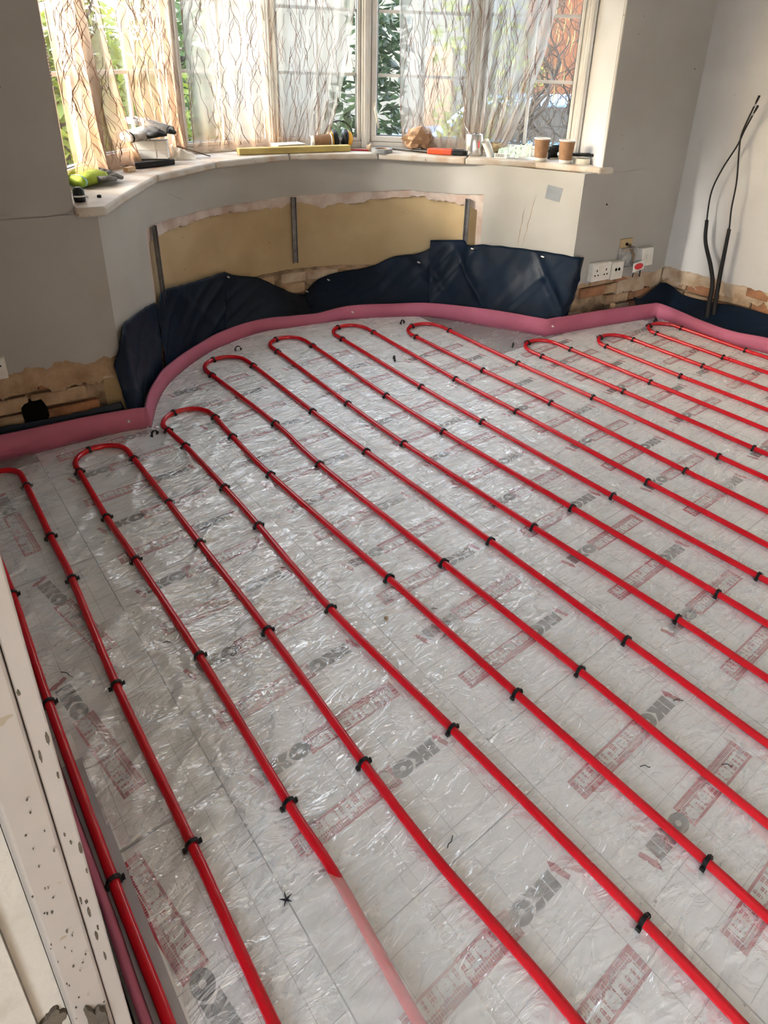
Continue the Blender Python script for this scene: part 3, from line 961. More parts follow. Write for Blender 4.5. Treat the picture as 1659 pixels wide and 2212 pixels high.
# ---- windows
def facet(i):
    A = Vector((*WV[i], 0)); B = Vector((*WV[i + 1], 0)); d = (B - A); L = d.length; d.normalize()
    return A, d, L, Vector((-d.y, d.x, 0))
WZ0, WZ1 = SILL_Z, 2.26
BARS = [1.400, 1.755, 2.11]
wlabels = ['first bay window light at far left, behind the stained curtain', 'second bay window light from the left, yellow-green garden behind',
           'third bay window light from the left', 'fourth bay window light, its curtain swept to the left',
           'fifth bay window light, opening casement with a cream handle', 'sixth bay window light at far right, twisted branches behind']
WIN = []
for i in range(6):
    A, d, L, no = facet(i)
    rz = math.atan2(d.y, d.x)
    w = empty('window_%d' % (i + 1), (A.x, A.y, 0), rz); struct(w, wlabels[i], 'window'); WIN.append(w)
    fw_, fd = .034, .075                                            # outer frame
    b = MB()
    x0, x1 = .004, L - .004
    b.box(((x0 + x1) / 2, .01, WZ0 + .020), (x1 - x0, fd, .040)); b.box(((x0 + x1) / 2, .01, WZ1 - .02), (x1 - x0, fd, .04))
    b.box((x0 + fw_ / 2, .01, (WZ0 + WZ1) / 2), (fw_, fd, WZ1 - WZ0 - .082)); b.box((x1 - fw_ / 2, .01, (WZ0 + WZ1) / 2), (fw_, fd, WZ1 - WZ0 - .082))
    b.build('outer_frame', M['white_frame'], w, bevel=.004)
    sx0, sx1, sz0, sz1 = x0 + fw_ + .002, x1 - fw_ - .002, WZ0 + .042, WZ1 - .042
    sw = .034 if i in (1, 4) else .020
    b = MB()
    b.box(((sx0 + sx1) / 2, -.006, sz0 + sw / 2), (sx1 - sx0, .05, sw)); b.box(((sx0 + sx1) / 2, -.006, sz1 - sw / 2), (sx1 - sx0, .05, sw))
    b.box((sx0 + sw / 2, -.006, (sz0 + sz1) / 2), (sw, .05, sz1 - sz0 - 2 * sw)); b.box((sx1 - sw / 2, -.006, (sz0 + sz1) / 2), (sw, .05, sz1 - sz0 - 2 * sw))
    b.build('sash', M['white_frame'], w, bevel=.004)
    gx0, gx1, gz0, gz1 = sx0 + sw, sx1 - sw, sz0 + sw, sz1 - sw
    b = MB()
    g = .004
    b.box(((gx0 + gx1) / 2, -.004, gz0 + g / 2), (gx1 - gx0, .03, g)); b.box((gx0 + g / 2, -.004, (gz0 + gz1) / 2), (g, .03, gz1 - gz0)); b.box((gx1 - g / 2, -.004, (gz0 + gz1) / 2), (g, .03, gz1 - gz0))
    b.build('gasket', M['gasket'], w)
    xm = (gx0 + gx1) / 2
    MB().box((xm, .006, (gz0 + gz1) / 2), (.018, .012, gz1 - gz0)).build('glazing_bar', M['white_frame'], w)
    for z in BARS:
        MB().box(((gx0 + gx1) / 2, .006, z), (gx1 - gx0, .0125, .018)).build('glazing_bar', M['white_frame'], w)
    zz = [gz0] + BARS + [gz1]
    for k in range(4):
        for (a, c) in ((gx0, xm), (xm, gx1)):
            if zz[k + 1] - zz[k] < .02: continue
            MB().add([(a, .016, zz[k]), (c, .016, zz[k]), (c, .016, zz[k + 1]), (a, .016, zz[k + 1])], [(0, 1, 2, 3)]).build('pane', M['glass'], w)
    if i == 4:
        b = MB(); b.box((sx0 + .02, -.037, 1.225), (.022, .012, .05)); b.build('handle_plate', M['cream'], w, bevel=.003)
        hx = sx0 + .025
        b = MB(); b.tube([(hx, -.045, 1.215), (hx + .004, -.060, 1.205), (hx + .014, -.062, 1.16), (hx + .028, -.060, 1.09)], [.008, .009, .008, .006], 8)
        b.build('handle', M['cream'], w, smooth=True)
# posts where the lights meet
for i in range(0, 7):
    x, y = WV[i]
    a0 = facet(max(0, i - 1))[1]; a1 = facet(min(5, i))[1]
    t = (a0 + a1).normalized()
    po = MB(); po.box((0, 0, 0), (.052, .105, WZ1 - SILL_Z)); po.box((0, -.056, 0), (.022, .008, WZ1 - SILL_Z))
    o = po.build('trim_%d' % (i + 2), M['white_frame'], bevel=.004)
    o.location = (x, y, (SILL_Z + WZ1) / 2); o.rotation_euler = (0, 0, math.atan2(t.y, t.x))
    struct(o, 'white post number %d between the bay window lights, counted from the left' % (i + 1), 'window post')

# ================================================================== CURTAINS
def curtain(name, label, pts, u_top, u_bot, z0, z1, folds, amp, mtl, seed, inward=.075, lines=70, bulge=None):
    """pts: plan polyline of the window line; u ranges at top and bottom along it"""
    P = [np.array(q, float) for q in pts]
    S = np.concatenate([[0], np.cumsum([np.linalg.norm(P[k + 1] - P[k]) for k in range(len(P) - 1)])])
    def at(l):
        k = max(0, min(len(P) - 2, int(np.searchsorted(S, l)) - 1))
        t = (l - S[k]) / (S[k + 1] - S[k])
        d = (P[k + 1] - P[k]) / (S[k + 1] - S[k])
        return P[k] + (P[k + 1] - P[k]) * t, np.array([d[1], -d[0]])
    def fn(u, v, lift=0.0):
        tv = 1 - v                                     # 0 top ... 1 bottom
        e = tv ** 2.2
        ua = u_top[0] + (u_bot[0] - u_top[0]) * e; ub = u_top[1] + (u_bot[1] - u_top[1]) * e
        wob = .012 * nz(u * 4, v * 3, seed) * tv
        p_, n_ = at(ua + (ub - ua) * u + wob)
        f = amp * math.sin(2 * PI * folds * u + 1.5 * nz(u * 2, v * 1.2, seed + 3) * 2) + .6 * amp * nz(u * 9, v * 2.5, seed)
        if tv > .86: f += .018 * ((tv - .86) / .14) * (1 + .8 * nz(u * 14, 0, seed))
        q = p_ + n_ * (inward + f + lift)
        return (float(q[0]), float(q[1]), z0 + (z1 - z0) * v + (.012 * nz(u * 12, 3, seed) if v < .02 else 0))
    root = empty(name, fn(.5, 0)); 
    L = Vector(root.location)
    def fl(u, v, lift=0.0): return tuple(Vector(fn(u, v, lift)) - L)
    c = MB().grid(lambda u, v: fl(u, v), 70, 46).build('sheer_fabric', mtl, root, smooth=True)
    # material stain uses object z : shift by origin so that heights stay world heights
    c.location = (0, 0, -L.z); 
    for v_ in c.data.vertices: v_.co.z += L.z
    rr = random.Random(seed)
    b = MB()
    for k in range(lines):
        u = rr.uniform(.0, 1.0); v = rr.uniform(0.03, .95); dirn = rr.choice((-1, 1))
        n = rr.randint(8, 15); prev = []
        width = .0013
        for j in range(n):
            uu = min(.995, max(.005, u + dirn * .016 * j * (.6 / max(.3, abs(u_top[1] - u_top[0]))) * .6 + .010 * math.sin(j * 1.1 + k)))
            vv = v - .0155 * j
            if vv < .01: break
            prev.append((uu, vv))
        if len(prev) < 3: continue
        vs = []
        for (uu, vv) in prev:
            p0 = Vector(fl(uu, vv, .0025)); p1 = Vector(fl(min(1, uu + .004), vv, .0025))
            s = (p1 - p0); s = s.normalized() * width if s.length > 1e-6 else Vector((width, 0, 0))
            vs += [p0 - s, p0 + s]
        b.add(vs, [(2 * j, 2 * j + 1, 2 * j + 3, 2 * j + 2) for j in range(len(prev) - 1)])
    if b.v:
        b.build('embroidered_lines', M['thread'], root)['kind'] = 'stuff'
    tag(root, label, 'curtain', 'sheer curtains in the bay window')
    return root
ZT = 2.24
curtain('sheer_curtain', 'stained sheer curtain at the far left, hanging over the lime gloves', WV[0:3], (.16, .62), (.15, .78), .985, ZT, 5, .018, M['curtain_stained'], 11, lines=230)
curtain('sheer_curtain', 'tan-stained sheer curtain behind the white box on the sill', WV[0:3], (.74, 1.22), (.86, 1.20), .985, ZT, 5, .016, M['curtain_stained'], 12, lines=200)
curtain('sheer_curtain', 'sheer curtain in the third light from the left, above the bare sill', WV[2:4], (.06, .60), (.05, .61), .985, ZT, 5, .013, M['curtain'], 13, lines=160)
curtain('sheer_curtain', 'sheer curtain swept to the left behind the ear defenders', WV[3:5], (.01, .545), (.01, .34), .99, ZT, 6, .014, M['curtain'], 14, lines=170)
curtain('sheer_curtain', 'sheer curtain behind the crumpled paper bag, right of the cream handle', WV[4:6], (.20, .70), (.25, .69), .985, ZT, 6, .014, M['curtain'], 15, lines=170)
curtain('sheer_curtain', 'sheer curtain gathered at its foot, in the right hand light', WV[5:7], (.02, .47), (-.0, .22), .99, ZT, 5, .016, M['curtain'], 16, lines=170)

# ================================================================== PIPES AND CLIPS
LEGS = {'0L': [(0.091, 1.902), (0.081, 1.441), (0.078, 0.935), (0.081, 0.66)], '0R': [(0.253, 2.476), (0.249, 2.118), (0.249, 1.866), (0.231, 1.393), (0.227, 0.905), (0.22, 0.55)],
 '1L': [(0.435, 2.46), (0.429, 2.111), (0.434, 1.834), (0.438, 1.351), (0.428, 0.856), (0.43, 0.678), (0.415, 0.395)], '1R': [(0.633, 2.428), (0.633, 2.066), (0.631, 1.791), (0.628, 1.319), (0.613, 0.83), (0.611, 0.568), (0.629, 0.272)],
 '2L': [(0.825, 2.569), (0.835, 2.403), (0.836, 2.035), (0.831, 1.757), (0.817, 1.281), (0.837, 0.767), (0.853, 0.24)], '2R': [(1.038, 2.555), (1.025, 2.357), (1.016, 2.009), (1.035, 1.277), (1.04, 0.739), (1.051, 0.218)],
 '3L': [(1.211, 2.967), (1.228, 2.352), (1.21, 1.959), (1.222, 1.225), (1.231, 0.682)], '3R': [(1.434, 2.953), (1.421, 2.349), (1.418, 1.924), (1.424, 1.209), (1.425, 0.666)],
 '4L': [(1.628, 3.039), (1.596, 2.318), (1.586, 1.883), (1.602, 1.169), (1.62, 0.62)], '4R': [(1.83, 3.0), (1.794, 2.276), (1.79, 1.855), (1.805, 1.158), (1.818, 0.599)],
 '5L': [(2.021, 2.984), (1.996, 2.249), (1.993, 1.815), (1.991, 1.11), (2.003, 0.557)], '5R': [(2.233, 2.967), (2.199, 2.215), (2.197, 1.791), (2.186, 1.084)],
 '6L': [(2.397, 2.767), (2.392, 2.209), (2.397, 1.75), (2.384, 1.035)], '6R': [(2.63, 2.73), (2.614, 2.16), (2.616, 1.665), (2.604, 1.008)],
 '7L': [(2.797, 2.145), (2.799, 1.614), (2.795, 0.95)], '7R': [(3.012, 2.114), (3.009, 1.594)],
 '8L': [(3.222, 2.017), (3.21, 1.541)], '8R': [(3.447, 1.989), (3.436, 1.539)], '9L': [(3.656, 1.97), (3.65, 1.533)], '9R': [(3.874, 1.933), (3.86, 1.507)]}
NCLIP = {'0L': 3, '0R': 5, '1L': 5, '1R': 5}
TOPS = [2.647, 2.602, 2.705, 3.143, 3.201, 3.155, 2.919, 2.329, 2.132, 2.071]
PR = 0.0105; PZ = PR + .0042
PIPE_LAB = ['leftmost red pipe hairpin, its bend cut off at the left edge', 'second red pipe hairpin from the left, partly under the loose flap',
            'third red pipe hairpin from the left', 'fourth red pipe hairpin from the left', 'fifth red pipe hairpin from the left',
            'sixth red pipe hairpin from the left', 'seventh red pipe hairpin from the left, below the right bay corner', 'eighth red pipe hairpin from the left, third from the right wall',
            'ninth red pipe hairpin from the left, next to last', 'rightmost red pipe hairpin, against the right wall']
# clip: arched band with two barbed feet
cb = MB()
arc = []
n = 12
for lay in range(2):
    for rr_ in (PR + .0006, PR + .0042):
        for k in range(n + 1):
            a = PI * k / n
            arc.append((rr_ * math.cos(a), (-.0042, .0042)[lay], PZ + rr_ * math.sin(a)))
q = n + 1
fs = []
for k in range(n):
    fs += [(k, k + 1, q + k + 1, q + k), (2 * q + k, 3 * q + k, 3 * q + k + 1, 2 * q + k + 1), (k, 2 * q + k, 2 * q + k + 1, k + 1), (q + k, q + k + 1, 3 * q + k + 1, 3 * q + k)]
cb.add(arc, fs)
for sx in (-1, 1):
    cb.box((sx * (PR + .0024), 0, PZ / 2 + .001), (.0036, .0084, PZ))
    cb.box((sx * (PR + .0062), 0, .0085), (.0075, .0100, .0062))
    cb.box((sx * (PR + .0085), 0, .0125), (.0032, .0070, .0055))
CLIP = cb.mesh('pipe_clip', M['black'])
def clip(x, y, rz, label, grp='black clips along the red pipes'):
    o = bpy.data.objects.new('pipe_clip', CLIP); COL.objects.link(o)
    o.location = (x, y, .0015); o.rotation_euler = (0, 0, rz)
    tag(o, label, 'pipe clip', grp)
for h in range(10):
    Lg, Rg = LEGS['%dL' % h], LEGS['%dR' % h]
    xl, xr = Lg[0][0], Rg[0][0]
    if h == 0: xl = .088
    r = (xr - xl) / 2; cxm = (xl + xr) / 2; cy = TOPS[h] - r
    def leg_xy(g):
        e = [(g[-1][0], yy) for yy in (g[-1][1] - .3, -1.0) if yy < g[-1][1] - .05]
        return list(g) + e
    L_ = [q_ for q_ in leg_xy(Lg) if q_[1] < cy - .03][::-1]
    R2 = [q_ for q_ in leg_xy(Rg) if q_[1] < cy - .03]
    if h == 0: L_ = L_ + [(.088, 2.30)]
    ctrl = L_ + [(cxm - r * math.cos(a), cy + r * math.sin(a)) for a in np.linspace(0, PI, 9)] + R2
    path = catmull(ctrl, 8)
    pipe = MB().tube([(p_[0], p_[1], PZ) for p_ in path], PR, 14).build('heating_pipe', M['pipe'], smooth=True)
    tag(pipe, PIPE_LAB[h], 'heating pipe', 'red underfloor heating pipe hairpins')
    def short(h): return 'leftmost' if h == 0 else ('rightmost' if h == 9 else ORD[h] + ' from left')
    for side, g in (('left', Lg), ('right', Rg)):
        kk = NCLIP.get('%d%s' % (h, side[0].upper()), len(g))
        for k in range(kk):
            x, y = g[k]
            j = int(np.argmin(np.hypot(path[:, 0] - x, path[:, 1] - y)))
            t = path[min(j + 1, len(path) - 1)] - path[max(j - 1, 0)]
            clip(path[j][0], path[j][1], math.atan2(t[1], t[0]) - PI / 2,
                 'black clip, %s from bend, %s leg of pipe hairpin %s' % (ORD[k], side, short(h)))
    if h > 0:
        j = int(np.argmin(np.hypot(path[:, 0] - (cxm - r * .25), path[:, 1] - (cy + r * .96))))
        t = path[j + 1] - path[j - 1]
        clip(path[j][0], path[j][1], math.atan2(t[1], t[0]) - PI / 2, 'black clip at the crown of the bend, pipe hairpin %s' % short(h))

# loose empty clips and staples on the sheet
LC = [((.770, 2.575), 'empty black clip on the sheet by the left pink corner', .4), ((1.47, 3.20), 'empty black clip beside the pink strip left of the bay', -.3),
      ((2.48, 3.00), 'empty black clip above the sixth pipe bend', .2), ((2.78, 2.35), 'empty black clip by the pink corner under the right bay end', .6),
      ((2.10, 2.60), 'empty black clip lying between the sixth hairpin legs', 1.1), ((3.86, 2.10), 'empty black clip in the far right floor corner', .1)]
for (x, y), lab, rz in LC:
    clip(x, y, rz, lab, 'loose clips on the floor')
def staple(x, y, L, rz, lab):
    pts = [(-L / 2, 0, .004), (-L / 4, .002, .006), (0, -.001, .0065), (L / 4, .001, .006), (L / 2, .003, .004)]
    o = MB().tube(pts, .0011, 6).build('tie_offcut', M['black']); o.location = (x, y, .0015); o.rotation_euler = (0, 0, rz)
    tag(o, lab, 'tie offcut', 'black tie offcuts on the sheet')
staple(.142, 1.515, .042, 2.0, 'long black tie offcut lying on the left hand lettering')
staple(.245, 1.65, .022, 2.3, 'short black tie offcut between the first and second pipes')
staple(.39, 1.46, .020, 2.5, 'short black tie offcut just left of the second hairpin')
staple(.66, .58, .028, .3, 'bent black tie offcut near the loose flap, right of the pipe')
staple(1.14, .42, .024, 2.3, 'black tie offcut in the lower right between pipes')
staple(1.37, .47, .026, 2.4, 'black tie offcut right of the fourth pipe hairpin, lower right')
staple(1.30, .30, .024, 2.2, 'black tie offcut near the lower right edge')
staple(1.07, 1.10, .022, 2.5, 'black tie offcut right of the third hairpin, mid floor')
staple(1.55, 1.52, .022, 2.4, 'black tie offcut left of the fifth hairpin, mid floor')
staple(.60, 1.50, .018, 1.9, 'black tie offcut between the second hairpin legs')
st = MB()
for k in range(5):
    a = k * 1.3
    st.tube([(0, 0, .003), (.006 * math.cos(a), .006 * math.sin(a), .008), (.013 * math.cos(a), .013 * math.sin(a), .010)], [.002, .0016, .0006], 5)
o = st.build('staple', M['black']); o.location = (.331, .700, .004); tag(o, 'black staple pinching the polythene into star folds', 'staple')
o = MB().lathe([(.0, .0), (.006, .0), (.007, .006), (.003, .011), (.0, .012)], seg=8).build('mortar_crumb', M['mortar'], smooth=True); o.location = (.93, 1.155, .004)
tag(o, 'small brown mortar crumb on the sheet between pipes', 'crumb')

# loose flap of polythene lapped over the second hairpin's left leg
def flap_fn(u, v):
    x = .335 + .20 * u - .03 * v; y = .705 - .72 * v - .05 * u + .02 * nz(u * 5, v * 7, 2)
    d = (x - .422) / .030
    z = .0085 + .0215 * math.exp(-d * d) * min(1, v * 14 + .55) + .004 * ridge(nz(x * 9, y * 14, 5.5)) + .002 * nz(x * 20, y * 20)
    return (x, y, z)
fl = MB().grid(flap_fn, 46, 90).build('polythene_flap', M['poly_flap'], smooth=True)
tag(fl, 'hazy loose flap of polythene lapped over a red pipe in the foreground', 'plastic sheet')

# ================================================================== EDGE STRIP AND MEMBRANE
HT = [.113, .098, .092, .085, .080, .072, .079, .076, .068, .064, .086, .084, .091, .107, .105, .103, .100, .089, .083, .080, .088]
sp = [(-0.0 + .06, 2.745, .113)] + [(x, y, h) for (x, y), h in zip(STRIP, HT)] + [(3.97, 1.0, .09), (3.97, 0.0, .09), (3.97, -1.5, .09)]
SPX = np.vstack([catmull(sp[0:4], 10), catmull(sp[3:16], 10), catmull(sp[15:18], 10), catmull(sp[17:], 10)])
SPX = SPX[np.concatenate([[True], np.linalg.norm(np.diff(SPX, axis=0), axis=1) > 1e-6])]
b = MB(); vs = []; fs = []
n = len(SPX)
for i in range(n):
    t = SPX[min(i + 1, n - 1)][:2] - SPX[max(i - 1, 0)][:2]; t = t / np.linalg.norm(t)
    o2 = np.array([-t[1], t[0]])                      # outward (toward the wall)
    x, y, h = SPX[i]
    ln = .012 + .006 * nz(i * .13, 3)
    for k, (oo, zz) in enumerate(((0.0, -.004), (.002, h * .5), (ln, h), (ln + .011, h), (.013, h * .5), (.011, -.004))):
        vs.append((x + o2[0] * oo, y + o2[1] * oo, zz))
for i in range(n - 1):
    for k in range(6):
        k2 = (k + 1) % 6
        fs.append((i * 6 + k, i * 6 + k2, (i + 1) * 6 + k2, (i + 1) * 6 + k))
b.add(vs, fs)
strip = b.build('edge_strip', M['pink'], smooth=True)
tag(strip, 'pink foam edge strip standing along the foot of the window wall and bay', 'edge strip')
b = MB(); vs = []; fs = []
for i in range(12):
    y = 2.0 - i * .125
    for (xx, zz) in ((.062, -.004), (.050, .09), (.040, .09), (.052, -.004)): vs.append((xx + .004 * nz(y * 4), y, zz))
for i in range(11):
    for k in range(4): fs.append((i * 4 + k, i * 4 + (k + 1) % 4, i * 4 + 4 + (k + 1) % 4, i * 4 + 4 + k))
b.add(vs, fs); o = b.build('edge_strip', M['pink'], smooth=True)
tag(o, 'pink foam edge strip along the left wall behind the jamb', 'edge strip')
nl = [((3.115, 2.335, .06), 'white nail head in the pink strip under the right bay corner'), ((0.70, 2.672, .05), 'white nail head in the pink strip at the left bay corner'),
      ((2.27, 3.235, .05), 'white nail head in the pink strip at the middle of the bay')]
for p_, lab in nl:
    o = MB().lathe([(0, .004), (.004, .003), (.0055, 0), (.0055, -.01)], seg=10, mtx=Matrix.Rotation(PI / 2, 3, 'X')).build('nail_head', M['socket_white'], smooth=True)
    o.location = (p_[0], p_[1] + .001, p_[2]); tag(o, lab, 'nail', 'nails in the edge strip')

def membrane(label, top, bot, seed, folds=5, amp=.022, lean=.0):
    T = catmull(top, 10); B = catmull([(x, y, .02) for x, y in bot], 10)
    def sample(A, u):
        S = np.concatenate([[0], np.cumsum(np.linalg.norm(np.diff(A, axis=0), axis=1))]); s = u * S[-1]
        return np.array([np.interp(s, S, A[:, k]) for k in range(3)])
    nu, nv = 90, 26
    Ts = [sample(T, i / nu) for i in range(nu + 1)]; Bs = [sample(B, i / nu) for i in range(nu + 1)]
    def fn(u, v):
        i = int(round(u * nu)); a = Bs[i]; c = Ts[i]
        w = v ** .8
        p_ = a + (c - a) * np.array([w, w, v])
        t = (Bs[min(i + 1, nu)] - Bs[max(i - 1, 0)])[:2]; t = t / (np.linalg.norm(t) + 1e-9)
        inn = np.array([t[1], -t[0]])
        env = math.sin(PI * min(1, max(0, v * .92 + .04)))
        f = amp * (.75 * (1 - abs(nz(u * folds + v * 1.3, .3, seed))) ** 9 + .5 * (1 - abs(nz(u * folds * 1.4 - v * 2.2, .8, seed + 4))) ** 9 + .25 * nz(u * 2.5, v * 2, seed)) * env
        f += .0015 * nz(u * 18, v * 12, seed)
        f = max(f, -.02)
        return (p_[0] + inn[0] * f, p_[1] + inn[1] * f, p_[2] + .003 * nz(u * 16, 0, seed) * v)
    o = MB().grid(fn, nu, nv).build('damp_proof_membrane', M['membrane'], smooth=True, solid=.0012)
    tag(o, label, 'membrane', 'dark blue damp proof membrane upstands')
    return o
def bz(s, z, o=-.014): x, y = bay(min(max(s, 0), BLEN), o); return (x, y, z)
def sb(i0, i1, o=.022):
    out = []
    for i in range(i0, i1 + 1):
        a = np.array(STRIP[max(i - 1, 0)]); c = np.array(STRIP[min(i + 1, len(STRIP) - 1)]); t = (c - a) / np.linalg.norm(c - a)
        out.append((STRIP[i][0] - t[1] * o, STRIP[i][1] + t[0] * o))
    return out
membrane('dark blue membrane folded round the left corner of the bay', [(.690, 2.722, .30), (.735, 2.705, .43), bz(.06, .455), bz(.123, .447), bz(.3, .43), bz(.486, .40)],
         [(.722, 2.700), (.765, 2.712), (.85, 2.90), (.93, 3.01), (1.00, 3.09)], 3, 2, .016)
membrane('dark blue membrane in the left of the bay, rising to a peak', [bz(.49, .33), bz(.544, .402), bz(.616, .417), bz(.919, .362), bz(1.215, .345)], sb(4, 6, .035), 8, 2, .022)
membrane('dark blue membrane sagging below the middle bracket', [bz(1.21, .345), bz(1.30, .300), bz(1.469, .247), bz(1.608, .165), bz(1.74, .09), bz(1.84, .075)], sb(6, 9, .035), 14, 2, .016)
membrane('dark blue membrane climbing to the right below the sunlit patch', [bz(1.80, .075), bz(1.86, .135), bz(1.92, .175), bz(2.037, .206), bz(2.258, .241), bz(2.414, .312), bz(2.585, .348), bz(2.67, .40)], sb(9, 12, .035), 21, 3, .025)
membrane('tall dark blue membrane sheet covering the right end of the bay', [bz(2.655, .44), bz(2.78, .455), bz(2.872, .462), bz(2.91, .435), bz(3.027, .451), bz(3.324, .46), (3.300, 2.375, .455), (3.365, 2.365, .445)],
         [(2.71, 3.02), (2.86, 2.80), (2.95, 2.64), (3.06, 2.42), (3.12, 2.375), (3.22, 2.345)], 28, 4, .035)
membrane('dark blue membrane in the right hand corner and along the right wall', [(3.86, 2.285, .12), (3.93, 2.275, .10), (4.05, 2.262, .15), (4.13, 2.25, .182), (4.135, 2.17, .17), (4.14, 2.08, .135), (4.14, 1.88, .145), (4.14, 1.7, .166), (4.14, 1.3, .168), (4.14, .6, .17), (4.14, -.6, .17)],
         [(3.83, 2.20), (3.90, 2.19), (3.95, 2.17), (3.965, 2.13), (3.967, 2.03), (3.94, 1.82), (3.94, 1.613), (3.985, 1.40), (3.99, 1.0), (3.99, .5), (3.99, -.6)], 33, 8, .012)
membrane('low dark blue membrane along the foot of the left pier', [(.06, wy(.06) - .006, .125), (.25, wy(.25) - .006, .118), (.5, wy(.5) - .006, .11), (.70, wy(.70) - .006, .12)],
         [(.07, 2.768), (.25, 2.752), (.50, 2.73), (.72, 2.70)], 40, 4, .004)
membrane('dark blue membrane along the left wall beside the jamb', [(.020, 2.0, .12), (.020, 1.5, .12), (.020, 1.0, .12), (.020, .62, .12)], [(.036, 2.0), (.036, 1.5), (.036, 1.0), (.036, .62)], 44, 4, .002)
NLB = [(bz(1.20, .32, -.055), 'nail at the peak of the left membrane'), (bz(1.80, .12, -.10), 'nail low in the dip of the membrane'), (bz(1.97, .17, -.06), 'nail near the left end of the climbing membrane'),
       (bz(2.60, .30, -.07), 'nail in the climbing membrane near its right end'), (bz(2.95, .42, -.045), 'nail high in the tall right membrane'), (bz(3.40, .43, -.035), 'nail at the top right of the tall right membrane')]
for p_, lab in NLB:
    o = MB().lathe([(0, .003), (.0035, .0025), (.0045, 0), (.0045, -.02)], seg=10, mtx=Matrix.Rotation(PI / 2, 3, 'X')).build('nail_head', M['socket_white'], smooth=True)
    o.location = p_; tag(o, 'white ' + lab, 'nail', 'nails in the membrane')

# ================================================================== WALL FITTINGS
def bracket(s, z0, z1, lab, tilt=0.0, w=.028):
    a = bay(s, -.006); c = bay(s + .03, -.006)
    rz = math.atan2(c[1] - a[1], c[0] - a[0])
    b = MB(); h = z1 - z0
    b.box((0, 0, h / 2), (w, .003, h)); b.box((-w / 2, -.006, h / 2), (.003, .014, h)); b.box((w / 2, -.006, h / 2), (.003, .014, h))
    for k in range(int(h / .05)): b.box((0, -.003, .03 + k * .05), (.008, .004, .02))
    o = b.build('radiator_bracket', M['grey_metal']); o.location = (a[0], a[1], z0); o.rotation_euler = (0, tilt, rz)
    tag(o, lab, 'bracket', 'old radiator brackets')
bracket(.600, .34, .742, 'long grey metal bracket at the left end of the tan patch', -.02)
bracket(1.757, .292, .706, 'grey metal bracket in the middle of the tan patch')
bracket(2.882, .42, .722, 'grey metal bracket at the right end of the tan patch')

def tape_sq(c, dx, dy, w, h, rot, name, lab):
    """square on a vertical wall: c centre, dx,dy wall direction"""
    d = Vector((dx, dy, 0)).normalized()
    mb_ = MB().box((0, 0, 0), (w, .0012, h), ry=rot)
    o = mb_.build(name, M['tape']); o.location = c; o.rotation_euler = (0, 0, math.atan2(d.y, d.x)); tag(o, lab, 'tape'); return o
bd = Vector((3.305 - 2.97, 2.40 - 3.04, 0)).normalized()
a = bay(3.405, -.002)
tape_sq((a[0], a[1], .808), bd.x, bd.y, .088, .082, .16, 'tape_square', 'grey tape square on the pale wall under the sill\'s right end')
rdv = Vector((3.60 - 3.435, 2.735 - wy(3.435), 0)); rn = Vector((-rdv.y, rdv.x, 0)).normalized()
pc = Vector((3.435, wy(3.435), 0)) + rdv * .86
tape_sq((pc.x + rn.x * .002, pc.y + rn.y * .002, 1.66), rdv.x, rdv.y, .075, .098, .05, 'tape_square', 'grey tape square on the right window reveal')

# sockets on the right pier
def wall_obj(name, x, z, lab, cat):
    o = empty(name, (x, wy(x) - .001 * 0, z), math.atan2(WD.y, WD.x)); tag(o, lab, cat); return o
s1 = wall_obj('double_socket', 3.522, .336, 'white double socket hanging at the left of the row', 'socket')
MB().box((0, -.016, 0), (.160, .030, .118)).build('back_box', M['socket_white'], s1, bevel=.003)
MB().box((0, -.036, 0), (.158, .010, .114)).build('face_plate', M['socket_white'], s1, bevel=.003)
b = MB()
for sx in (-.04, .04):
    b.box((sx, -.0415, .012), (.007, .002, .014)); b.box((sx - .013, -.0415, -.018), (.010, .002, .008)); b.box((sx + .013, -.0415, -.018), (.010, .002, .008))
b.build('pin_holes', M['hole'], s1)['kind'] = 'stuff'
b = MB(); b.box((-.016, -.0425, .03), (.014, .004, .020)); b.box((.016, -.0425, .03), (.014, .004, .020)); b.build('rocker_switch', M['socket_white'], s1)
s2 = wall_obj('outlet_plate', 3.660, .328, 'white twin outlet plate to the right of the double socket', 'socket')
MB().box((0, -.018, 0), (.108, .034, .118)).build('back_box', M['socket_white'], s2, bevel=.003)
MB().box((0, -.040, 0), (.106, .009, .114)).build('face_plate', M['socket_white'], s2, bevel=.003)
b = MB()
for sx in (-.014, .014): b.lathe([(0, .001), (.010, .001), (.010, -.004)], (sx, -.0455, .008), 14, Matrix.Rotation(PI / 2, 3, 'X'))
b.build('outlet_hole', M['hole'], s2)
s3 = wall_obj('open_back_box', 3.755, .395, 'open grey back box with loose wires', 'back box')
b = MB(); w_, h_ = .125, .125
b.box((0, -.006, 0), (w_, .004, h_)); b.box((-w_ / 2, -.02, 0), (.004, .034, h_)); b.box((w_ / 2, -.02, 0), (.004, .034, h_)); b.box((0, -.02, h_ / 2), (w_, .034, .004)); b.box((0, -.02, -h_ / 2), (w_, .034, .004))
b.build('box_shell', M['pale_glove'], s3)
b = MB()
for k in range(4):
    b.tube([(.0 + .006 * k, -.015, .085), (.015 + .010 * k, -.045, .03 - .006 * k), (.03, -.05, -.02), (.045 + .008 * k, -.055, -.085)], .0035, 6)
b.build('loose_wire', M['dark_wood'], s3, smooth=True)
s4 = wall_obj('mounting_plate', 3.745, .475, 'square yellowed mount above the open back box', 'mount')
MB().box((0, -.004, 0), (.105, .010, .080)).build('mount_plate', M['tan'], s4, bevel=.002)
MB().lathe([(0, .004), (.010, .004), (.010, -.004)], (0, -.011, .006), 12, Matrix.Rotation(PI / 2, 3, 'X')).build('cable_hole', M['hole'], s4)
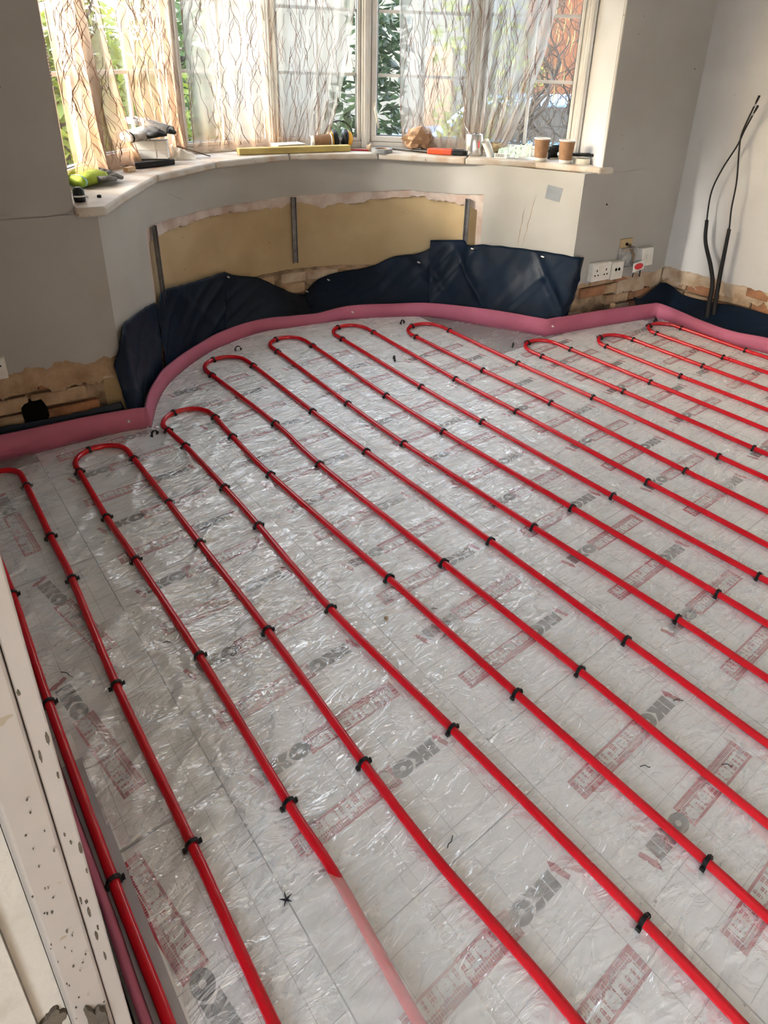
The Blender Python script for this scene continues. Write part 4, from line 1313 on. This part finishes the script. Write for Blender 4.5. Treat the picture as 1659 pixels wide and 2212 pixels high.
s5 = wall_obj('switch_plate', 3.895, .392, 'tilted white switch plate at the right of the row', 'switch')
MB().box((0, -.035, 0), (.105, .065, .115), rx=-.1).build('switch_box', M['socket_white'], s5, bevel=.003)
MB().box((-.006, -.072, .003), (.016, .006, .026), rx=-.1).build('rocker', M['paper'], s5)
s6 = wall_obj('warning_tag', 3.815, .345, 'white tag with a red oval hanging below the open back box', 'tag')
MB().box((0, -.075, 0), (.100, .003, .062), ry=-.15).build('tag_card', M['paper'], s6)
b = MB()
for k, rad in enumerate((1.0,)):
    vs = [(.041 * math.cos(2 * PI * j / 24), -.0772, .021 * math.sin(2 * PI * j / 24)) for j in range(24)]
    b.add(vs, [tuple(range(24))])
b.build('red_oval', M['label_red'], s6)
MB().tube([(-.03, -.07, -.03), (-.032, -.068, -.07)], .004, 6).build('cable_tail', M['rubber'], s6); MB().tube([(.03, -.07, -.03), (.034, -.068, -.075)], .004, 6).build('cable_tail', M['rubber'], s6)
b = MB().box((0, 0, .055), (.030, .02, .11)); o = b.build('timber_offcut', M['pale_wood'], bevel=.002); o.location = (3.66, wy(3.66) - .045, -.002); o.rotation_euler = (0, .04, -.1)
tag(o, 'small upright timber offcut by the brickwork under the sockets', 'timber')
a = (3.41, wy(3.41)); 
o = MB().lathe([(0, .003), (.006, .002), (.006, -.003)], seg=8, mtx=Matrix.Rotation(PI / 2, 3, 'X')).build('wall_plug', M['hole']); o.location = (3.52, wy(3.52), .745)
tag(o, 'dark wall plug hole in the pier right of the sill', 'plug hole')

s7 = wall_obj('wall_socket', .272, .372, 'white socket plate cut off at the left edge of the picture', 'socket')
MB().box((0, -.012, 0), (.088, .024, .088)).build('face_plate', M['socket_white'], s7, bevel=.003)
MB().box((.026, -.0245, .012), (.006, .002, .006)).build('screw', M['hole'], s7)

# twin pipe tails in the right corner
def cable(lower, upper, lab, xw):
    t = empty('pipe_tail', (xw[0], lower[0][1], 0)); L = Vector(t.location)
    MB().tube([tuple(Vector(p_) - L) for p_ in catmull(lower, 8)], np.linspace(.0150, .0105, len(catmull(lower, 8))), 12).build('insulation_sleeve', M['rubber'], t, smooth=True)
    MB().tube([tuple(Vector(p_) - L) for p_ in catmull([lower[-2], lower[-1]] + upper, 8)], .0046, 10).build('pipe', M['rubber'], t, smooth=True)
    tip = Vector(upper[-1]); d = (tip - Vector(upper[-2])).normalized()
    MB().tube([tip - L - d * .055, tip - L - d * .04], .0052, 10).build('tape_band', M['tape'], t)
    MB().tube([tip - L - d * .03, tip - L + d * .004], .0062, 10).build('end_cap', M['black'], t, smooth=True)
    tag(t, lab, 'pipe', 'black pipe tails by the right wall')
cable([(4.035, 1.845, .0), (4.06, 1.872, .13), (4.085, 1.892, .27), (4.095, 1.935, .38), (4.100, 2.005, .52), (4.100, 2.027, .651)],
      [(4.100, 2.037, .82), (4.105, 2.005, .96), (4.110, 1.95, 1.10), (4.105, 1.925, 1.19), (4.08, 1.872, 1.322)], 'black pipe tail bowing left from a thicker sleeve by the right wall', (4.06, 0))
cable([(4.055, 1.815, .0), (4.085, 1.845, .13), (4.10, 1.862, .27), (4.10, 1.868, .38), (4.10, 1.872, .50), (4.10, 1.877, .624)],
      [(4.10, 1.893, .75), (4.10, 1.899, .90), (4.10, 1.925, 1.06), (4.10, 1.935, 1.16), (4.10, 1.915, 1.26), (4.10, 1.886, 1.373)], 'straighter black pipe tail at right, crossing the other near its tip', (4.08, 0))

# ================================================================== THINGS ON THE SILL
Z = SILL_Z
def thing(name, x, y, rz, lab, cat, z=Z):
    o = empty(name, (x, y, z), rz); tag(o, lab, cat); return o
# takeaway cups
def paper_cup(x, y, lab, lying=False, rz=0.0):
    t = thing('paper_cup', x, y, rz, lab, 'cup'); t['group'] = 'takeaway cups'
    mt = Matrix.Identity(3)
    body = [(.036, .020), (.045, .112)]
    p1 = [(.0, .004), (.0305, .004), (.0315, 0.0), (.0345, .0), (.0362, .020)]
    p2 = [(.0364, .020), (.0462, .125)]
    p3 = [(.0462, .125), (.0485, .127), (.0485, .132), (.0440, .132), (.0330, .010), (0, .008)]
    if lying:
        mt = Matrix.Rotation(PI / 2, 3, 'Y'); z = .046
    else: z = 0
    MB().lathe(p1, (0, 0, z), 28, mt).build('cup_base', M['cup_white'], t, smooth=True)
    MB().lathe(p2, (0, 0, z), 28, mt).build('kraft_sleeve', M['cup_brown'], t, smooth=True)
    MB().lathe(p3, (0, 0, z), 28, mt).build('rim', M['cup_white'], t, smooth=True)
    return t
paper_cup(3.300, 2.735, 'left of the two upright kraft paper cups')
paper_cup(3.365, 2.600, 'right of the two upright kraft paper cups')
paper_cup(2.315, 3.760, 'kraft paper cup lying on its side against the ear defenders', True, -.30)
# saw
t = thing('hand_saw', 2.95, 3.20, math.atan2(-.164, .155), 'orange and black handled hand saw lying along the sill edge', 'saw')
MB().prism([(-.56, .17), (-.10, -.012), (-.06, .045), (-.54, .205)], .012, .0135).build('blade', M['steel'], t)
b = MB(); o_ = [(-.115, -.02), (-.02, -.038), (.04, -.036), (.04, -.012), (-.055, -.006), (-.06, .022), (.04, .030), (.04, .052), (-.07, .058), (-.115, .03)]
b.prism(o_, .001, .032); b.build('handle', M['orange'], t, bevel=.006)
b = MB(); b.prism([(.041, -.036), (.11, -.030), (.125, -.005), (.125, .03), (.11, .050), (.041, .052), (.041, .030), (.09, .026), (.092, -.004), (.041, -.012)], .001, .031); b.build('grip', M['black'], t, bevel=.006)
# yellow timber
t = thing('timber_batten', 2.15, 3.66, -.19, 'yellow painted timber batten along the sill centre', 'timber')
MB().box((0, 0, .019), (.70, .055, .036)).build('batten', M['yellow_wood'], t, bevel=.004)
# ear defenders
t = thing('ear_defenders', 2.525, 3.745, -.35, 'black and yellow ear defenders in the middle of the sill', 'ear defenders')
for sx, sg in ((-.045, 1), (.045, -1)):
    mt = Matrix.Rotation(sg * PI / 2 * .94, 3, 'Y')
    MB().lathe([(0, -.030), (.030, -.029), (.046, -.018), (.052, .0), (.050, .006)], (sx * 1.15, 0, .053), 22, mt).build('ear_cup', M['ear_yellow'], t, smooth=True)
    MB().lathe([(.050, .0), (.057, .006), (.057, .024), (.048, .032), (.024, .034), (0, .03)], (sx * 1.05, 0, .054), 22, mt).build('ear_cushion', M['black'], t, smooth=True)
b = MB(); pts = []
for k in range(17):
    a = PI * k / 16
    pts.append((.092 * math.cos(a), .040 - .01 * math.sin(a), .065 + .098 * math.sin(a)))
for k in range(16): b.bar(pts[k], pts[k + 1], .034, .006, up=Vector((pts[k][0], 0, pts[k][2] - .06)))
b.build('headband', M['black'], t, smooth=False)
# booklet
t = thing('paper_pad', 2.165, 3.775, -.12, 'white paper pad beside the fallen kraft cup', 'paper pad')
MB().box((0, 0, .020), (.175, .12, .038)).build('pages', M['paper'], t, bevel=.003)
MB().box((0, 0, .0405), (.18, .125, .003), ry=-.02).build('cover', M['cup_white'], t)
o = thing('pink_packet', 2.00, 3.80, .2, 'small pink packet left of the paper pad', 'packet'); MB().prism([(-.05, -.02), (.05, -.02), (.055, .025), (-.03, .03)], 0, .012).build('packet', M['pink_plastic'], o, bevel=.003)
# pencil, chunk, tape roll
t = thing('pencil', 2.55, 3.565, -.62, 'red pencil between the batten and the tape roll', 'pencil')
MB().tube([(-.07, 0, .006), (.06, 0, .006)], .0055, 6).build('shaft', M['red_paint'], t); MB().tube([(.06, 0, .006), (.082, 0, .004)], [.0055, .0008], 6).build('tip', M['pale_wood'], t)
t = thing('plaster_chunk', 2.615, 3.535, .3, 'small tan plaster chunk beside the tape roll', 'plaster')
bm = bmesh.new(); bmesh.ops.create_icosphere(bm, subdivisions=2, radius=.024)
for v in bm.verts: v.co *= 1 + .45 * nz(v.co.x * 60, v.co.y * 60, v.co.z * 60); v.co.z += .021
me = bpy.data.meshes.new('chunk'); bm.to_mesh(me); bm.free(); me.materials.append(M['brick_c']); o = bpy.data.objects.new('chunk', me); COL.objects.link(o); o.parent = t
t = thing('tape_roll', 2.645, 3.455, 0, 'flat roll of silver tape on the sill in front of the saw blade', 'tape')
MB().lathe([(.045, 0), (.066, 0), (.066, .024), (.045, .024), (.045, 0)], seg=28).build('tape_coil', M['tape'], t); MB().lathe([(.041, .001), (.0448, .001), (.0448, .023), (.041, .023), (.041, .001)], seg=28).build('cardboard_core', M['kraft'], t)
# crumpled paper bag
def crumple(name, x, y, rx, ry, rz_, seed, mtl, lab, cat, part, z=Z, sub=4, amp=.13):
    t = thing(name, x, y, 0, lab, cat, z)
    bm = bmesh.new(); bmesh.ops.create_icosphere(bm, subdivisions=sub, radius=1.0)
    zm = 9; rq = random.Random(seed)
    for v in bm.verts:
        q = v.co.copy()
        k = 1 + amp * ridge(nz(q.x * 1.2 + seed, q.y * 1.2, q.z * 1.2)) - amp * .5 + .22 * nz(q.x * 1.6, q.y * 1.6 + seed, q.z * 1.6) + rq.uniform(-.17, .15)
        v.co = Vector((q.x * rx * k, q.y * ry * k, q.z * rz_ * k)); zm = min(zm, v.co.z)
    for v in bm.verts: v.co.z -= zm
    me = bpy.data.meshes.new(part); bm.to_mesh(me); bm.free(); me.materials.append(mtl)
    o = bpy.data.objects.new(part, me); COL.objects.link(o); o.parent = t
    return t
crumple('paper_bag', 2.915, 3.420, .105, .075, .068, 4.4, M['kraft'], 'crumpled brown paper bag behind the saw handle', 'paper bag', 'crumpled_paper', sub=3)
# silver tin with spout + paper roll
t = thing('silver_tin', 3.095, 3.105, .4, 'open silver tin jug left of the green film', 'tin')
MB().lathe([(0, .002), (.060, .0), (.062, .006), (.058, .08), (.052, .125), (.050, .128), (.049, .126), (.055, .08), (.058, .01), (0, .008)], seg=26).build('body', M['silver'], t, smooth=True)
MB().grid(lambda u, v: ((.050 + .012 * math.sin(PI * u) * v) * math.cos(1.0 + 2.1 * u), (.050 + .012 * math.sin(PI * u) * v) * math.sin(1.0 + 2.1 * u), .125 + .045 * v * math.sin(PI * u)), 12, 4).build('raised_lip', M['silver'], t, smooth=True, solid=.0015)
MB().box((-.030, -.047, .07), (.022, .004, .04), rz=.5).build('red_mark', M['label_red'], t)
MB().lathe([(0, .112), (.0485, .112)], seg=20).build('dark_disc', M['hole'], t)  # flat near-black disc just below the rim
t = thing('paper_roll', 3.145, 3.000, .3, 'loose white paper roll leaning by the silver tin', 'paper roll')
MB().tube([(.0, .0, .003), (-.025, .01, .055), (-.05, .02, .095)], .024, 14, cap=False).build('rolled_paper', M['paper'], t, smooth=True)
crumple('cleaning_rag', 3.215, 3.035, .060, .045, .040, 9.1, M['tan'], 'crumpled tan rag behind the green film', 'rag', 'rag_cloth', sub=3)
# green face-mask like film + label card
t = thing('green_film', 3.235, 2.885, math.atan2(-.62, .45), 'crumpled pale green plastic film left of the paper cups', 'plastic film')
MB().grid(lambda u, v: (-.10 + .20 * u, -.045 + .09 * v, .008 + .085 * math.sin(PI * v) * (.35 + .65 * u) * (1 + .4 * nz(u * 5, v * 5, 3)) + .014 * ridge(nz(u * 6, v * 9, 2))), 30, 16).build('film', M['mask_green'], t, smooth=False)
MB().box((-.08, -.052, .015), (.075, .004, .028)).build('label_card', M['paper'], t)
b = MB()
for k in range(9): b.box((-.108 + k * .006, -.0545, .017), (.002 if k % 3 else .0035, .001, .018))
b.build('label_print', M['print_grey'], t)
# black lump between cups, pliers, pale lid
t = thing('plastic_oddment', 3.435, 2.755, .2, 'glossy black plastic item between the two upright cups', 'oddment')  # unidentified black item, modelled like goggles
MB().grid(lambda u, v: (.055 * math.cos(PI * u), .03 * math.sin(PI * u) - .01, .004 + .075 * v), 16, 3).build('front_panel', M['black'], t, smooth=True, solid=.004)
MB().tube([(-.055, -.01, .045), (-.03, .03, .06), (.03, .035, .06), (.055, -.01, .045)], .008, 8).build('strap', M['rubber'], t, smooth=True)
t = thing('pliers', 3.462, 2.540, math.atan2(-.63, .776), 'dark pliers with orange handle bands at the right end of the sill', 'pliers')
for sy in (-.014, .014):
    MB().tube([(-.09, sy * .5, .050), (-.02, sy, .050), (.055, sy * 1.5, .050)], [.008, .009, .009], 8).build('handle', M['black'], t, smooth=True)
    MB().tube([(.055, sy * 1.5, .050), (.068, sy * 1.6, .050)], .0105, 8).build('handle_band', M['orange'], t, smooth=True)
MB().prism([(-.16, -.004), (-.09, -.014), (-.09, .014), (-.16, .004)], .042, .058).build('jaw', M['steel'], t)
t = thing('tape_roll', 3.452, 2.545, 0, 'cream tape roll under the pliers beside the right cup', 'tape')
MB().lathe([(.028, 0), (.050, 0), (.050, .030), (.028, .030), (.028, 0)], seg=28).build('tape_coil', M['cream'], t)
# left end: lime work gloves
def finger_glove(name, x, y, rz, lab, fab, rub, cuff, z=Z, sc=1.0, tilt=0.0):
    t = thing(name, x, y, rz, lab, 'glove', z); t['group'] = 'work gloves'; t.scale = (sc, sc, sc)
    def blobtube(pts, rs, nm, mtl, flat=.55, cap=True):
        b = MB().tube(pts, rs, 12, cap)
        zc = np.mean([p_[2] for p_ in pts])
        b.v = [(v[0], v[1], max(.001, zc + (v[2] - zc) * flat + tilt * v[0])) for v in b.v]
        b.build(nm, mtl, t, smooth=True)
    blobtube([(-.09, 0, .028), (-.03, 0, .03), (.03, .002, .032), (.055, .002, .028)], [.046, .048, .052, .040], 'palm', fab)
    for k, (dy, ln, up) in enumerate(((-.038, .075, .024), (-.012, .09, .030), (.014, .085, .032), (.038, .065, .026))):
        blobtube([(.045, dy, up), (.045 + ln * .5, dy * 1.25, up + .008), (.045 + ln, dy * 1.35, up - .010)], [.015, .0145, .010], 'finger', rub, .8)
    blobtube([(-.02, -.040, .028), (.015, -.068, .03), (.05, -.075, .022)], [.017, .015, .010], 'thumb', rub, .8)
    blobtube([(-.094, 0, .028), (-.086, 0, .028)], [.049, .049], 'cuff', cuff, .55, False)
    return t
finger_glove('work_glove', .835, 3.145, .62, 'grey and lime work glove with a pale blue cuff at the left sill end', M['lime'], M['grey_glove'], M['cyan_cuff'], sc=1.05)
finger_glove('work_glove', .83, 3.255, .30, 'lime backed work glove lying behind the pale blue cuffed one', M['lime'], M['grey_glove'], M['lime'], z=Z + .0)
# plug and wire
t = thing('black_plug', .690, 2.815, .5, 'small black plug with a curl of wire at the sill\'s left tip', 'plug')
MB().lathe([(0, 0), (.020, 0), (.022, .010), (.020, .045), (.012, .055), (0, .055)], seg=14).build('plug_body', M['black'], t, smooth=True)
MB().tube([(.01, 0, .02), (.06, .02, .004), (.10, .08, .004), (.09, .15, .004), (.05, .17, .004)], .0015, 6).build('wire', M['grey_metal'], t)
MB().lathe([(.0225, .02), (.0235, .02), (.0235, .026), (.0225, .026)], seg=14).build('white_band', M['cup_white'], t)
o = MB().lathe([(0, .012), (.008, .010), (.009, .0), (0, 0)], seg=9).build('screw_cap', M['black'], smooth=True); o.location = (.775, 2.86, Z); tag(o, 'tiny black cap on the bare left end of the sill', 'cap')
# white box with gloves on top
t = thing('white_carton', 1.275, 3.610, -.45, 'white carton on the sill under the worn black gloves', 'carton', Z + .030)
MB().box((0, 0, .045), (.155, .11, .088)).build('carton_body', M['paper'], t, bevel=.002)
b = MB(); b.box((0, -.0555, .045), (.157, .0012, .002)); b.box((.02, -.0555, .045), (.002, .0012, .085)); b.build('fold_line', M['line'], t)
t = thing('black_case', 1.235, 3.55, .25, 'flat black tool case under the white carton', 'case')
MB().box((0, 0, .014), (.23, .09, .028)).build('case_body', M['black'], t, bevel=.004)
MB().bar((-.115, -.05, .012), (.06, -.05, .012), .012, .016).build('case_handle', M['rubber'], t)
finger_glove('work_glove', 1.235, 3.59, .35, 'worn black and grey glove on top of the white carton', M['pale_glove'], M['rubber'], M['rubber'], z=Z + .118, sc=1.2, tilt=.10)
finger_glove('work_glove', 1.30, 3.635, 2.4, 'worn pale grey glove heaped over the black one', M['pale_glove'], M['pale_glove'], M['rubber'], z=Z + .155, sc=1.0, tilt=.25)
t = thing('clear_bag', 1.455, 3.70, -.3, 'clear plastic bag of pale scraps right of the white carton', 'bag')
MB().grid(lambda u, v: (-.075 + .15 * u, -.05 + .10 * v, .004 + .085 * math.sin(PI * v) * (1 - .75 * u) * (1 + .4 * nz(u * 5, v * 5, 8))), 24, 14).build('film', M['clear_bag'], t)
b = MB()
for k in range(10): b.box((random.uniform(-.06, .04), random.uniform(-.03, .03), random.uniform(.006, .02)), (.022, .012, .007), rz=random.uniform(0, 3), ry=random.uniform(-.4, .4))
b.build('pale_scraps', M['yellow_wood'], t)
t = thing('wooden_stick', 1.50, 3.735, -.28, 'thin dark wooden stick leaning on the white carton', 'stick')
MB().bar((-.22, .0, .125), (.13, 0, .006), .012, .006).build('stick', M['dark_wood'], t)
o = thing('timber_scrap', 1.085, 3.42, .6, 'short pale timber scrap between the gloves and the carton', 'timber'); MB().box((0, 0, .012), (.055, .03, .022)).build('scrap', M['pale_wood'], o, bevel=.002)

# blind chain at the far left
b = MB(); n = 60
for k in range(n):
    z = 2.0 - k * .0105
    b.lathe([(0, -.0026), (.0022, -.0015), (.0027, 0), (.0022, .0015), (0, .0026)], (.004 * math.sin(k * .15), 0, z), 6)
b.tube([(.004 * math.sin(k * .15), 0, 2.0 - k * .0105) for k in range(n)], .0007, 4)
o = b.build('blind_chain', M['chain'], smooth=True); o.location = (.672, 2.86, 0.0); tag(o, 'dark beaded blind chain hanging beside the left reveal', 'chain')

# ================================================================== GARDEN
GZ = -0.35
g = MB().prism([(-22, 4.4), (26, 3.2), (40, 30), (-40, 34)], GZ - .1, GZ).build('garden_lawn', M['lawn']); struct(g, 'sunlit lawn outside the window', 'lawn')
dv = MB().prism([(3.4, 4.6), (12, 2.2), (16, 9), (6.5, 10.5)], GZ + .001, GZ + .012).build('driveway', M['tarmac']); struct(dv, 'grey driveway to the right of the lawn', 'driveway')
def leaves(mb, c, rad, n, size, rr, flat=1.0):
    for k in range(n):
        d = Vector((rr.gauss(0, 1), rr.gauss(0, 1), rr.gauss(0, 1))).normalized() * (rr.random() ** .4)
        p_ = Vector(c) + Vector((d.x * rad[0], d.y * rad[1], d.z * rad[2]))
        a = Vector((rr.uniform(-1, 1), rr.uniform(-1, 1), rr.uniform(-.6, .6))).normalized(); bb = a.cross(Vector((rr.uniform(-1, 1), rr.uniform(-1, 1), 1)).normalized())
        if bb.length < .1: continue
        bb.normalize(); s = size * rr.uniform(.6, 1.3)
        mb.add([p_ - a * s, p_ - bb * s * .42 , p_ + a * s, p_ + bb * s * .42 + a.cross(bb) * s * .15], [(0, 1, 2), (0, 2, 3)])
def tree(name, x, y, h, blobs, mtl, lab, seed, cat='tree', n=900, size=.09, trunk=.08):
    rr = random.Random(seed)
    t = empty(name, (x, y, GZ)); tag(t, lab, cat, 'garden plants outside the window')
    b = MB(); b.tube([(0, 0, 0), (.05, .03, h * .4), (-.03, .05, h * .75)], [trunk, trunk * .8, trunk * .4], 9)
    for k in range(5):
        a = k * 1.26
        b.tube([(0, 0, h * .35), (.3 * math.cos(a), .3 * math.sin(a), h * .6), (.6 * math.cos(a), .6 * math.sin(a), h * .8)], [trunk * .4, trunk * .25, trunk * .1], 6)
    b.build('trunk', M['bark'], t, smooth=True)
    b = MB()
    for (bx, by, bz_, rx, ry, rz_) in blobs: leaves(b, (bx, by, bz_), (rx, ry, rz_), n, size, rr)
    b.build('foliage', mtl, t)['kind'] = 'stuff'
    return t
tree('lime_shrub', 1.7, 7.4, 3.0, [(0, 0, 1.6, 1.0, .8, 1.2), (.7, .3, 1.2, .8, .7, 1.0), (-.9, 0, 1.5, 1.0, .8, 1.2)], M['leaf_lime'], 'sunlit yellow-green shrub beyond the two left window lights', 1, 'shrub', 1300, .09)
tree('garden_tree', 3.55, 9.0, 3.4, [(0, 0, 2.0, .55, .5, 1.0), (.1, 0, 1.2, .5, .5, .8)], M['leaf_green'], 'small green tree beyond the third window light', 2, 'tree', 700, .08)
tree('laurel_shrub', 3.24, 4.30, 2.3, [(0, 0, 1.3, .26, .22, .8), (.05, .05, 2.1, .24, .22, .6), (-.22, .12, 1.1, .2, .2, .6)], M['leaf_dark'], 'dark glossy shrub close outside the casement with the handle', 3, 'shrub', 420, .065, .02)
tree('garden_tree', 5.25, 5.35, 3.6, [(0, 0, 2.2, .5, .5, .6), (.3, -.2, 1.7, .4, .4, .5), (.1, .2, 1.2, .35, .35, .4)], M['leaf_lime'], 'yellow-leaved tree beyond the right hand window light', 5, 'tree', 260, .06, .03)
tree('garden_hedge', 2.2, 10.6, 2.0, [(-2, 0, .8, 1.5, .5, .8), (0, 0, .8, 1.5, .5, .8)], M['leaf_green'], 'low green hedge in front of the board fence', 6, 'hedge', 1000, .09)
# contorted hazel near the right light
rr = random.Random(5)
t = empty('contorted_hazel', (4.50, 3.70, GZ)); tag(t, 'bare twisted branch shrub with catkins outside the right hand light', 'shrub', 'garden plants outside the window')
b = MB()
def twist(p_, d, r, n, lvl):
    pts = [p_.copy()]; rs = [r]
    ph = rr.uniform(0, 6)
    for k in range(n):
        ax = Vector((math.sin(ph + k * .9), math.cos(ph + k * .7), .3)).normalized()
        d = (d + ax.cross(d) * .75 + Vector((0, 0, .30))).normalized()
        p_ = p_ + d * (.060 if lvl else .125); pts.append(p_.copy()); rs.append(r * (1 - .7 * (k + 1) / n))
        if lvl < 2 and k > 1 and rr.random() < .55:
            twist(p_.copy(), (d + Vector((rr.uniform(-1, 1), rr.uniform(-1, 1), rr.uniform(-.2, .6)))).normalized(), rs[-1] * .65, 8 + rr.randint(0, 4), lvl + 1)
    b.tube(pts, rs, 6)
for k in range(7):
    twist(Vector((rr.uniform(-.25, .25), rr.uniform(-.2, .2), 0)), Vector((rr.uniform(-.5, .5), rr.uniform(-.4, .4), 1)).normalized(), .026, 22, 0)
b.build('twisted_branches', M['bark'], t, smooth=True)
b = MB()
for k in range(60):
    x, y, z = rr.uniform(-.6, .6), rr.uniform(-.5, .5), rr.uniform(1.6, 2.6)
    b.tube([(x, y, z), (x + .006, y, z - .05), (x, y + .004, z - .11)], [.002, .004, .003], 6)
b.build('catkins', M['catkin'], t)['kind'] = 'stuff'
# neighbouring houses
def house(name, x, y, rz, w, d, h, wall, lab):
    t = empty(name, (x, y, GZ), rz); tag(t, lab, 'house')
    MB().box((0, 0, h / 2), (w, d, h)).build('walls', wall, t)
    MB().add([(-w / 2 - .3, -d / 2 - .3, h), (w / 2 + .3, -d / 2 - .3, h), (w / 2 + .3, d / 2 + .3, h), (-w / 2 - .3, d / 2 + .3, h), (-w / 2 - .3, 0, h + 2.2), (w / 2 + .3, 0, h + 2.2)],
             [(0, 1, 5, 4), (2, 3, 4, 5), (0, 4, 3), (1, 2, 5), (0, 3, 2, 1)]).build('roof', M['roof'], t)
    for k in (-1, 1):
        f = MB().box((k * w * .27, -d / 2 - .02, h * .80), (1.3, .06, 1.2)).build('window', M['white_frame'], t)
        MB().box((k * w * .27, -d / 2 - .055, h * .80), (1.16, .02, 1.06)).build('pane', M['gasket'], f)
    MB().box((w * .44, -d / 2 - .03, 1.0), (.45, .06, 2.0)).build('side_door', M['fence'], t)
house('neighbour_house', 7.25, 11.0, math.radians(-72.5), 6.5, 2, 5.2, M['house_wall'], 'grey rendered house beyond the lawn in the middle of the window')
house('neighbour_house', 15.6, 11.2, math.radians(-72.5), 3.4, 5, 4.6, M['house_brick'], 'red brick house beyond the right hand window light')
# blue car on the drive
t = empty('parked_car', (7.0, 6.0, GZ + .012), -.95); tag(t, 'light blue car parked on the driveway at right', 'car')
prof = [(-2.05, .35), (-2.1, .75), (-1.75, .92), (-1.15, .98), (-.65, 1.42), (.75, 1.46), (1.45, 1.0), (2.0, .92), (2.1, .6), (2.05, .32)]
vs = [(x, -.82, z) for x, z in prof] + [(x, .82, z) for x, z in prof]; n = len(prof)
MB().add(vs, [tuple(range(n)), tuple(range(2 * n - 1, n - 1, -1))] + [(k, (k + 1) % n, n + (k + 1) % n, n + k) for k in range(n)]).build('car_body', M['car'], t, bevel=.06, bseg=3)
for sy in (-1, 1):
    MB().add([(-1.0, sy * .825, .99), (-.58, sy * .825, 1.36), (.70, sy * .825, 1.38), (1.25, sy * .825, 1.0)], [(0, 1, 2, 3)]).build('side_window', M['gasket'], t, solid=.01)
    for sx in (-1.3, 1.3):
        MB().lathe([(0, -.1), (.2, -.1), (.32, -.08), (.32, .08), (.2, .1), (0, .1)], (sx, sy * .76, .32), 20, Matrix.Rotation(PI / 2, 3, 'X')).build('wheel', M['black'], t, smooth=True)
fn_ = empty('garden_fence', (1.2, 11.9, GZ)); tag(fn_, 'brown board fence behind the yellow-green shrub', 'fence')
for k in range(34):
    MB().box((-4.2 + k * .25, 0, .85), (.235, .02, 1.7 + .02 * (k % 3))).build('board', M['fence'], fn_)
for k in range(5): MB().box((-4.2 + k * 2.0, .06, .9), (.1, .1, 1.85)).build('post', M['fence'], fn_)
MB().box((0, .03, .4), (8.6, .04, .09)).build('rail', M['fence'], fn_); MB().box((0, .03, 1.4), (8.6, .04, .09)).build('rail', M['fence'], fn_)
